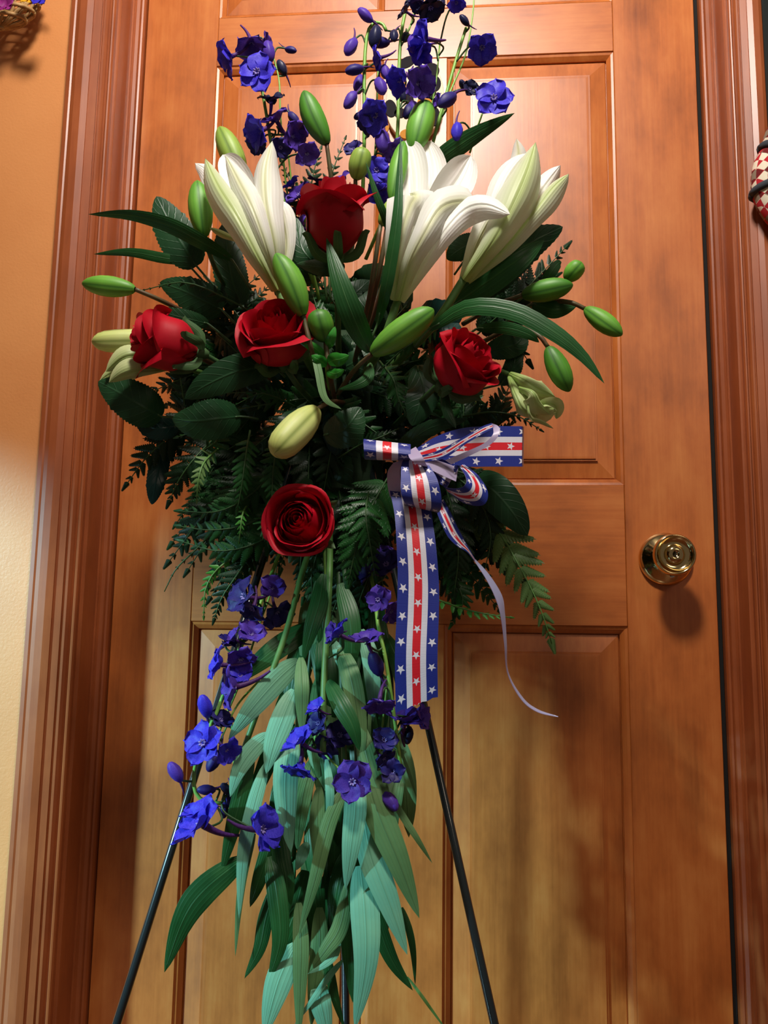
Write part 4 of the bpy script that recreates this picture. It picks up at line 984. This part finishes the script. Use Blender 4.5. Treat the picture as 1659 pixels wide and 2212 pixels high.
FR([(620, 1130, .27), (550, 1175, .295), (470, 1190, .30), (388, 1168, .29)], 120, 'g', 'fern pointing left, lowest of the three spiky ones', n=9, seed=7)
FR([(470, 970, .30), (440, 1000, .335), (428, 1040, .345), (425, 1082, .34)], 64, 'l', 'small pale fern tip at the left', n=7, seed=8, var=1)
FR([(540, 930, .29), (530, 990, .325), (522, 1050, .33), (512, 1105, .325)], 90, 'g', 'fern hanging straight down left of the pale bud', n=9, seed=9, var=1)
FR([(610, 940, .30), (592, 1000, .33), (588, 1060, .335), (585, 1120, .33)], 90, 'g', 'fern hanging straight down right below the pale bud', n=9, seed=10, var=1)
FR([(540, 1080, .28), (524, 1110, .32), (520, 1140, .325), (516, 1172, .32)], 46, 'b', 'small bright green fern tip left of the lowest rose', n=6, seed=11, var=1)
FR([(570, 1110, .29), (568, 1130, .32), (575, 1155, .325), (580, 1178, .32)], 56, 'g', 'small fern tip touching the left of the lowest rose', n=6, seed=12, var=1)
FR([(850, 1010, .27), (800, 1100, .31), (770, 1180, .32), (752, 1262, .315)], 190, 'g', 'spiky fern hanging between the lowest rose and the ribbon', n=11, seed=13)
FR([(800, 1040, .28), (790, 1110, .325), (800, 1180, .33), (812, 1250, .325)], 120, 'g', 'fern hanging along the left edge of the ribbon tail', n=9, seed=14)
FR([(730, 990, .26), (780, 960, .29), (820, 945, .30), (862, 925, .295)], 70, 'd', 'dark fern pointing right at the small left bow loop', n=8, seed=15)
FR([(690, 560, .24), (660, 470, .265), (630, 400, .27), (606, 345, .265)], 100, 'd', 'dark fern standing behind the left lily tip', n=9, seed=16)
FR([(700, 480, .24), (705, 420, .26), (722, 360, .265), (747, 296, .26)], 76, 'd', 'dark narrow fern standing right of the tall stalked bud', n=8, seed=17)
FR([(680, 500, .24), (670, 430, .26), (678, 370, .265), (694, 318, .26)], 90, 'd', 'dark fern standing left of the tall stalked bud', n=8, seed=18)
FR([(1010, 740, .22), (1090, 670, .25), (1160, 600, .26), (1226, 530, .255)], 150, 'd', 'dark fern fanning out at the right behind the broad leaf', n=10, seed=19)
FR([(1060, 760, .23), (1100, 680, .25), (1130, 620, .255), (1140, 570, .25)], 110, 'd', 'dark fern between the right lily and the right buds', n=8, seed=20)
FR([(560, 1180, .26), (480, 1220, .295), (445, 1270, .30), (440, 1336, .295)], 60, 'b', 'bright green fern tip curling down at the corner of the lower door panel', n=9, seed=21, var=1)
FR([(560, 1160, .26), (520, 1230, .29), (480, 1290, .295), (462, 1340, .29)], 100, 'd', 'dark fern hanging behind the top of the left hanging delphinium', n=9, seed=22)
FR([(580, 700, .26), (500, 650, .30), (400, 610, .305), (305, 628, .30)], 60, 'd', 'thin fern arching left above the stalk of the leftmost bud', n=9, seed=23)
FR([(960, 1040, .22), (980, 1120, .26), (990, 1200, .265), (980, 1290, .26)], 150, 'd', 'dark fern hanging behind the narrow ribbon tail', n=10, seed=24)
FR([(940, 1000, .22), (1020, 1060, .255), (1060, 1150, .26), (1040, 1260, .255)], 150, 'd', 'dark fern right of the narrow ribbon tail', n=10, seed=25)
FR([(940, 1180, .23), (980, 1250, .255), (1000, 1300, .26), (975, 1350, .255)], 100, 'g', 'fern low beside the ribbon over the middle of the door', n=8, seed=26)
FR([(640, 880, .28), (600, 860, .31), (560, 850, .32), (500, 880, .315)], 70, 'g', 'fern pointing left just above the pale bud', n=8, seed=27)
FR([(430, 980, .27), (470, 950, .31), (440, 930, .32), (380, 945, .315)], 80, 'g', 'curled fern at the left centre', n=8, seed=28)
FR([(820, 780, .28), (850, 820, .31), (860, 860, .315), (880, 900, .31)], 90, 'g', 'fern in the shade right below the up pointing middle bud', n=8, seed=29)
FR([(960, 700, .27), (910, 730, .30), (870, 755, .305), (820, 800, .30)], 70, 'g', 'fern below the up pointing middle bud', n=9, seed=30)
FR([(1000, 900, .25), (1060, 890, .27), (1120, 900, .275), (1170, 930, .27)], 70, 'd', 'dark fern above the right bow loop', n=8, seed=31)
FR([(460, 1150, .25), (420, 1190, .275), (380, 1230, .28), (355, 1278, .275)], 26, 'd', 'thin dry fern tip hanging at the left over the door stile', n=6, seed=32)
MARKS = {'the top rose': (728, 470), 'the left rose': (360, 735), 'the middle left rose': (608, 735), 'the right rose': (1020, 790), 'the lowest rose': (657, 1148), 'the pale bud': (635, 930),
         'the left lily': (545, 480), 'the open lily': (890, 540), 'the right lily': (1060, 540), 'the bow': (900, 1000), 'the green sprig': (705, 780), 'the up pointing bud': (868, 718)}
def where(x, y):
    nm = min(MARKS, key=lambda k: math.hypot(MARKS[k][0]-x, MARKS[k][1]-y)); a = math.degrees(math.atan2(MARKS[nm][1]-y, x-MARKS[nm][0])) % 360
    return ['right of', 'above and right of', 'above', 'above and left of', 'left of', 'below and left of', 'below', 'below and right of'][int((a+22.5)//45) % 8]+' '+nm
# dense ferns and leaves filling the shaded middle
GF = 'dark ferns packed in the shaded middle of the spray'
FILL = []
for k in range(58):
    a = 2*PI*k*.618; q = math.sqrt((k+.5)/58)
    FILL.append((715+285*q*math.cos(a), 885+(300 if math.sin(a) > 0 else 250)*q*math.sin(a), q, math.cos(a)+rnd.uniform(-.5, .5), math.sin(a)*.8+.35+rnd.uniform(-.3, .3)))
for k in range(26):
    a = 2*PI*k*.618; q = math.sqrt((k+.5)/26)
    FILL.append((555+100*q*math.cos(a), 1050+120*q*math.sin(a), .45+.2*q, -.25+rnd.uniform(-.45, .4), .7+rnd.uniform(-.4, .3)))
for k in range(14):
    a = 2*PI*k*.618; q = math.sqrt((k+.5)/14)
    FILL.append((965+75*q*math.cos(a), 1110+130*q*math.sin(a), .7, .25+rnd.uniform(-.5, .4), .8+rnd.uniform(-.4, .4)))
for k in range(12):
    FILL.append((640+16*k, 1080+(k % 3)*55, .3, rnd.uniform(-.4, .4), .9))
for k, (cx, cy) in enumerate(((450, 690), (480, 730), (510, 690), (470, 770), (520, 760), (540, 830), (440, 800), (500, 860), (480, 640), (400, 880), (960, 900), (1010, 880), (900, 860), (1000, 940), (1060, 930), (690, 860), (760, 820), (640, 850), (1090, 660), (1050, 640))):
    FILL.append((cx, cy, .55, rnd.uniform(-.9, .9), rnd.uniform(-.8, .9)))
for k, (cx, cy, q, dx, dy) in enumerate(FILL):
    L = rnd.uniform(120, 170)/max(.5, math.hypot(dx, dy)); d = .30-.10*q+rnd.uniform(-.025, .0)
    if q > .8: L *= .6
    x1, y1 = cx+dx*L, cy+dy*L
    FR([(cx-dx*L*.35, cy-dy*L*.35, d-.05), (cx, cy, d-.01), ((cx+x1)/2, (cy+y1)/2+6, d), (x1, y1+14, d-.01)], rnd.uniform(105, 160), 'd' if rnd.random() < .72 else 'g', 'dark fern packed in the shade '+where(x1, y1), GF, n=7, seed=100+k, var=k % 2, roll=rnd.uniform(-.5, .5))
GL = 'dark leaves packed in the shaded middle of the spray'
for k in range(44):
    a = 2*PI*k*.618+1; q = math.sqrt((k+.5)/44)
    cx = 715+270*q*math.cos(a); cy = 850+(300 if math.sin(a) > 0 else 240)*q*math.sin(a)
    dx, dy = math.cos(a)+rnd.uniform(-.7, .7), math.sin(a)+rnd.uniform(-.5, .7); m = max(.5, math.hypot(dx, dy)); dx /= m; dy /= m
    L = rnd.uniform(80, 120); d = .275-.09*q+rnd.uniform(-.02, .0)
    SL('broad_leaf', [(cx, cy, d-.02), (cx+dx*L*.33, cy+dy*L*.33, d), (cx+dx*L*.66, cy+dy*L*.66, d+.004), (cx+dx*L, cy+dy*L, d-.004)], rnd.uniform(60, 90), broad if k % 4 else broadblue,
       'dark leaf packed in the shade '+where(cx+dx*L, cy+dy*L), GL, prof='ovate', cup=.1, fold=.08, nu=14, roll=rnd.uniform(-.5, .5), teeth=9)

# ------------------------------------------------------------------ the ribbon bow
RW = .0405
bow = empty('ribbon_bow', W(905, 985, .38), 'stars and stripes ribbon bow in red, white and blue with two tails', 'bow')
def ribbon(name, pairs, mat=None, back=None, n=48, nu=8, v0=0., sag=0., flip=False, jag=False, vs=1.0):
    """pairs: (x1, y1, d1, x2, y2, d2) of the two edges"""
    C_ = cr(pairs, n); V_, UV, F_ = [], [], []; vv = v0; prev = None
    for i, c in enumerate(C_):
        A, B = Vector(W(*c[:3])), Vector(W(*c[3:])); m = (A+B)/2
        if prev is not None: vv += (m-prev).length/RW*vs
        prev = m
        for j in range(nu+1):
            s = j/nu; p = A+(B-A)*s
            V_.append(p+Vector((0, -sag*math.sin(PI*s), 0))); UV.append(((1-s) if flip else s, vv))
    m = nu+1; cnt = len(V_)
    if jag:
        for j in range(m): V_[cnt-m+j] = V_[cnt-m+j]+Vector((0, 0, .0012*(j % 2)))
    for i in range(n):
        for j in range(nu): F_.append((i*m+j, i*m+m+j, i*m+m+j+1, i*m+j+1))
    N = []
    for i in range(n+1):
        for j in range(m):
            a = V_[min(i+1, n)*m+j]-V_[max(i-1, 0)*m+j]; b_ = V_[i*m+min(j+1, nu)]-V_[i*m+max(j-1, 0)]
            c_ = a.cross(b_); N.append(c_.normalized() if c_.length > 1e-12 else Vector((0, -1, 0)))
    B_v = [p-q*.0005 for p, q in zip(V_, N)]
    idx = [0]*len(F_)+[1]*len(F_)
    F_ += [tuple(cnt+k for k in f[::-1]) for f in F_]
    return mk(name, V_+B_v, F_, [mat or mrib, back or mribback], bow, UV+UV, midx=idx)
R_ = ribbon
R_('tail', [(842, 1060, .37, 928, 1070, .37), (852, 1110, .385, 934, 1120, .385), (856, 1165, .39, 942, 1181, .39), (859, 1244, .39, 948, 1260, .39), (857, 1323, .39, 948, 1323, .39), (853, 1418, .39, 945, 1418, .39), (855, 1541, .385, 946, 1506, .385)], n=60, v0=.18, jag=True)
R_('loop', [(890, 975, .37, 905, 992, .37), (945, 942, .365, 955, 1000, .365), (1000, 925, .36, 1010, 1008, .36), (1060, 921, .355, 1062, 1008, .355), (1128, 921, .35, 1127, 1008, .35)], v0=.0, flip=True, n=40, mat=mribback, back=mrib)
R_('loop', [(1128, 921, .35, 1127, 1008, .35), (1129, 923, .335, 1128, 1007, .335), (1100, 928, .325, 1100, 1003, .325), (1000, 945, .33, 1000, 1000, .33), (920, 975, .36, 930, 990, .36)], mat=mrib, back=mribback, n=40)
R_('loop', [(792, 975, .355, 884, 975, .355), (787, 956, .36, 886, 962, .36), (786, 948, .375, 887, 960, .375), (785, 956, .39, 887, 970, .39), (786, 974, .395, 887, 984, .395), (787, 990, .385, 886, 992, .385), (790, 993, .37, 884, 996, .37)], n=24, v0=.12)
R_('loop', [(880, 985, .37, 905, 985, .37), (868, 1000, .385, 925, 1003, .385), (866, 1030, .40, 944, 1034, .40), (866, 1060, .405, 953, 1070, .40), (872, 1082, .40, 953, 1098, .395), (880, 1092, .385, 946, 1108, .38)], n=30, v0=.15)
R_('loop', [(880, 1092, .385, 946, 1108, .38), (860, 1088, .37, 925, 1100, .37), (845, 1078, .365, 880, 1080, .365), (838, 1050, .365, 868, 1050, .375), (838, 1020, .365, 866, 1010, .38), (850, 1000, .37, 880, 990, .38)], mat=mrib, back=mribback, n=30)
R_('loop', [(992, 1008, .385, 1002, 1002, .38), (1004, 1024, .395, 1034, 1028, .385), (1008, 1040, .40, 1054, 1064, .39), (1000, 1052, .40, 1044, 1091, .39), (984, 1056, .395, 1005, 1088, .385), (962, 1054, .385, 968, 1064, .38)], n=34, v0=.2)
R_('loop', [(895, 988, .385, 905, 998, .38), (935, 985, .385, 920, 1015, .375), (970, 998, .38, 945, 1040, .37), (992, 1008, .385, 964, 1056, .38)], mat=mribback, back=mrib, n=20)
R_('loop', [(905, 985, .385, 915, 998, .385), (950, 972, .39, 960, 990, .39), (1000, 945, .395, 1008, 958, .395), (1040, 922, .395, 1046, 936, .395), (1062, 914, .39, 1066, 926, .39)], mat=mribback, back=mrib, n=20)
R_('loop', [(1062, 914, .39, 1066, 926, .39), (1077, 922, .395, 1066, 928, .395), (1078, 938, .40, 1064, 940, .40), (1060, 960, .40, 1045, 958, .40), (1020, 982, .398, 1008, 975, .398), (975, 1003, .39, 962, 994, .39)], n=30, v0=.1)
R_('tail', [(938, 1092, .37, 958, 1078, .37), (952, 1128, .375, 976, 1112, .375), (968, 1160, .375, 990, 1142, .375), (988, 1180, .375, 1003, 1166, .375), (1008, 1192, .375, 1013, 1184, .375), (1025, 1212, .37, 1027, 1208, .37)], n=40, v0=.3)
R_('tail', [(1025, 1212, .37, 1027, 1208, .37), (1050, 1250, .37, 1056, 1240, .365), (1070, 1290, .37, 1084, 1285, .36), (1082, 1330, .37, 1091, 1325, .36), (1090, 1390, .37, 1095, 1390, .365), (1097, 1455, .37, 1099, 1453, .365), (1126, 1510, .37, 1130, 1507, .365), (1160, 1537, .37, 1162, 1532, .365), (1206, 1549, .37, 1205, 1547, .37)], mat=mribclear, back=mribback, n=60)
R_('knot', [(880, 975, .385, 898, 965, .38), (885, 990, .405, 912, 985, .40), (900, 1002, .40, 922, 1006, .395), (915, 1008, .38, 925, 1012, .375)], mat=mribback, n=16)
R_('loop', [(905, 1000, .385, 915, 985, .385), (945, 1022, .388, 950, 996, .385), (985, 1040, .385, 990, 1010, .38)], mat=mribback, n=14)

# ------------------------------------------------------------------ ornament on the door
tm = plain('plaque_white', srgb(226, 214, 190), .9); tk = plain('plaque_black', srgb(40, 38, 42), .9); tt = plain('plaque_tan', srgb(190, 130, 60), .9)
for m in (tm, tk, tt): m.node_tree.nodes['Principled BSDF'].inputs['Specular IOR Level'].default_value = .08
c_ = W(893, 218, .012)
pl = empty('door_ornament', c_, 'white painted ornament with black and tan spots hanging on the door behind the delphiniums', 'ornament')
def disc(name, cx, cy, rx, ry, y0, y1, mat, ang=0., n=40, pw=2.0):
    V_ = []; F_ = []
    a0, b0 = W(cx, cy, 0), pxm(0)
    for dep, sc in ((y0, 1), (y1+.0008*(1 if y1 > y0 else -1)*-1, 1), (y1, .985)):
        for k in range(n):
            q = 2*PI*k/n; x = abs(math.cos(q))**(2/pw)*(1 if math.cos(q) > 0 else -1)*rx*b0*sc; z = abs(math.sin(q))**(2/pw)*(1 if math.sin(q) > 0 else -1)*ry*b0*sc
            V_.append(Vector((a0.x+x*math.cos(ang)-z*math.sin(ang), -dep, a0.z+x*math.sin(ang)+z*math.cos(ang))))
    for i in range(2):
        for k in range(n): k2 = (k+1) % n; F_.append((i*n+k, i*n+k2, (i+1)*n+k2, (i+1)*n+k))
    F_.append(tuple(range(2*n, 3*n)))
    return mk(name, V_, F_, mat, pl, smooth=False)
disc('body', 897, 225, 66, 98, .001, .012, tm, -.06, pw=2.15)
for cx, cy, rx, ry, m, an in ((880, 146, 22, 13, tk, .5), (932, 164, 19, 19, tk, 0), (908, 160, 13, 6, tk, 0), (938, 192, 16, 20, tk, 0), (926, 212, 18, 14, tk, 0), (861, 195, 20, 22, tt, 0),
                          (845, 245, 14, 22, tk, .2), (918, 230, 17, 14, tt, .3), (866, 255, 14, 12, tk, 0), (938, 262, 14, 24, tk, 0), (833, 285, 10, 14, tt, 0), (885, 225, 10, 16, tk, .2), (880, 300, 16, 12, tt, 0)):
    disc('spot', cx, cy, rx, ry, .0115, .0132, m, an, 24)

# ------------------------------------------------------------------ hanging basket at the upper left
wick = plain('wicker', srgb(196, 160, 104), .6, 0, 90, srgb(160, 120, 70))
WY = REV
bc = W(6, -34, WY+.045)
bk = empty('wall_basket', bc, 'small wicker basket of greenery hanging on the wall at the top left corner', 'basket')
s_ = pxm(WY+.04); BR = 98*s_; BH = 118*s_
for i in range(7):
    t = i/6; r = BR*(1-(1-t)**2.2)**.5*.98+.006; z = -BH*(1-t)+.0
    P = [bc+Vector((r*math.cos(q), -r*.45*math.sin(q)*1.0, z)) for q in [2*PI*k/48 for k in range(49)]]
    tube('hoop', P, .0026 if i < 6 else .0040, wick, bk, 6)
for k in range(22):
    a0 = 2*PI*k/22
    P = []
    for i in range(9):
        t = i/8; r = BR*(1-(1-t)**2.2)**.5*.98+.004; a = a0+.25*math.sin(t*3+k)
        P.append(bc+Vector((r*math.cos(a), -r*.45*math.sin(a), -BH*(1-t))))
    tube('rib', P, .0022, wick, bk, 5)
pl2 = petalmat('magenta_petal', srgb(130, 30, 110), srgb(150, 50, 130)); yl = petalmat('yellow_petal', srgb(214, 160, 30), srgb(230, 180, 50))
for i in range(16):
    a = rnd.uniform(0, 2*PI); r = BR*rnd.uniform(.3, 1.1)
    p0 = bc+Vector((r*.5*math.cos(a), -abs(r*.4*math.sin(a)), -.005)); dr = Vector((math.cos(a), -abs(math.sin(a))*.6, rnd.uniform(-.3, .9))).normalized()
    v, f, u = leaf_geo([p0, p0+dr*.02, p0+dr*.038+Vector((0, 0, -.004)), p0+dr*.052+Vector((0, 0, -.012))], .022, 'ovate', .2, .1, nu=10, nv=4)
    mk('leaf', v, f, [fernbr, lilyleaf][i % 2], bk, u)
for (px, py, m, n_) in ((14, 14, pl2, 0), (60, -2, yl, 1), (88, 2, delb, 2), (20, -30, pl2, 1)):
    p = W(px, py, WY+.075); o = mk('flower', [Vector(v.co)*.030 for v in FM['half', 'v', n_].vertices], [tuple(q.vertices) for q in FM['half', 'v', n_].polygons], m, bk, local=True)
    o.matrix_local = Matrix.Translation(p-bc) @ basis((.1, -1, .2)).to_4x4()

# ------------------------------------------------------------------ black frame and patchwork wreath on the right
fx0 = W(1634, 0, WY).x; fz0 = W(1650, 600, WY).z
pf = empty('picture_frame', (fx0+.15, -WY, fz0+.5), 'black picture frame hanging on the wall right of the door', 'picture frame')
frm = plain('frame_black', srgb(30, 34, 34), .3); frd = plain('frame_picture', srgb(26, 34, 34), .35, 0, 25, srgb(52, 60, 56)); frg = plain('frame_highlight', srgb(150, 150, 140), .3, .6)
zt = fz0+.85
for a in ((fx0, fx0+.016, fz0, zt), (fx0+.30, fx0+.316, fz0, zt), (fx0+.016, fx0+.30, fz0, fz0+.016), (fx0+.016, fx0+.30, zt-.016, zt)):
    box('frame_side', a[0], a[1], -WY-.022, -WY-.0005, a[2], a[3], frm, pf, .002)
box('highlight_strip', fx0+.016, fx0+.018, -WY-.019, -WY-.001, fz0+.016, zt-.016, frg, pf, .0003)  # pale strip that draws a highlight line down the frame
box('picture', fx0+.018, fx0+.30, -WY-.010, -WY-.0008, fz0+.016, zt-.016, frd, pf, .0005)
# patchwork cloth
mq, nt, b = newmat('argyle_cloth')
tc = nd(nt, 'ShaderNodeTexCoord'); mp = nd(nt, 'ShaderNodeMapping'); mp.inputs['Rotation'].default_value = (0, PI/4, 0); mp.inputs['Scale'].default_value = (95, 95, 95)
nt.links.new(tc.outputs['Object'], mp.inputs[0]); ck = nd(nt, 'ShaderNodeTexChecker'); ck.inputs['Scale'].default_value = 1
ck.inputs['Color1'].default_value = srgb(176, 22, 36); ck.inputs['Color2'].default_value = srgb(222, 214, 192); 
mp3 = nd(nt, 'ShaderNodeMapping'); mp3.inputs['Rotation'].default_value = (0, PI/4, 0); mp3.inputs['Scale'].default_value = (47, 47, 47); nt.links.new(tc.outputs['Object'], mp3.inputs[0])
ck2 = nd(nt, 'ShaderNodeTexChecker'); ck2.inputs['Scale'].default_value = 1; ck2.inputs['Color1'].default_value = (1, 1, 1, 1); ck2.inputs['Color2'].default_value = srgb(150, 140, 132)
flat = nd(nt, 'ShaderNodeVectorMath', operation='MULTIPLY'); flat.inputs[1].default_value = (1, 0, 1)
nt.links.new(mp.outputs[0], ck.inputs[0]); nt.links.new(mp3.outputs[0], ck2.inputs[0])
nt.links.new(mixc(nt, 1., ck.outputs[0], ck2.outputs[0], 'MULTIPLY'), b.inputs['Base Color']); b.inputs['Roughness'].default_value = .9
mo = plain('orange_cloth', srgb(214, 110, 40), .9); mg = plain('grey_cloth', srgb(52, 58, 66), .9)
wc = W(1797, 380, WY+.045); sw = pxm(WY+.05)
wr = empty('cloth_wreath', wc, 'stuffed red and white diamond patterned cloth wreath at the right edge', 'wreath')
RM, rm = 130*sw, 43*sw
for k in range(5):
    a0 = PI-.41+2*PI*k/5; a1 = a0+2*PI/5; V_, F_ = [], []
    nn, mm = 18, 20
    for i in range(nn+1):
        t = i/nn; a = a0+(a1-a0)*t; r = rm*(.60+.42*math.sin(PI*t)**.6)
        for j in range(mm):
            q = 2*PI*j/mm
            V_.append(wc+Vector(((RM+r*math.cos(q))*math.cos(a), -r*math.sin(q)*.95, (RM*1.15+r*math.cos(q))*math.sin(a))))
    for i in range(nn):
        for j in range(mm):
            j2 = (j+1) % mm; F_.append((i*mm+j, i*mm+j2, (i+1)*mm+j2, (i+1)*mm+j))
    mk('puff', V_, F_, mq, wr)
    for am, sc, mt in ((a0, .72, mo if k else mg), (a0+.60, 1.02, mg)):
        P = [wc+Vector(((RM+rm*sc*math.cos(q))*math.cos(am), -rm*sc*math.sin(q), (RM*1.15+rm*sc*math.cos(q))*math.sin(am))) for q in [2*PI*j/20 for j in range(21)]]
        tube('band', P, .0050, mt, wr, 6)
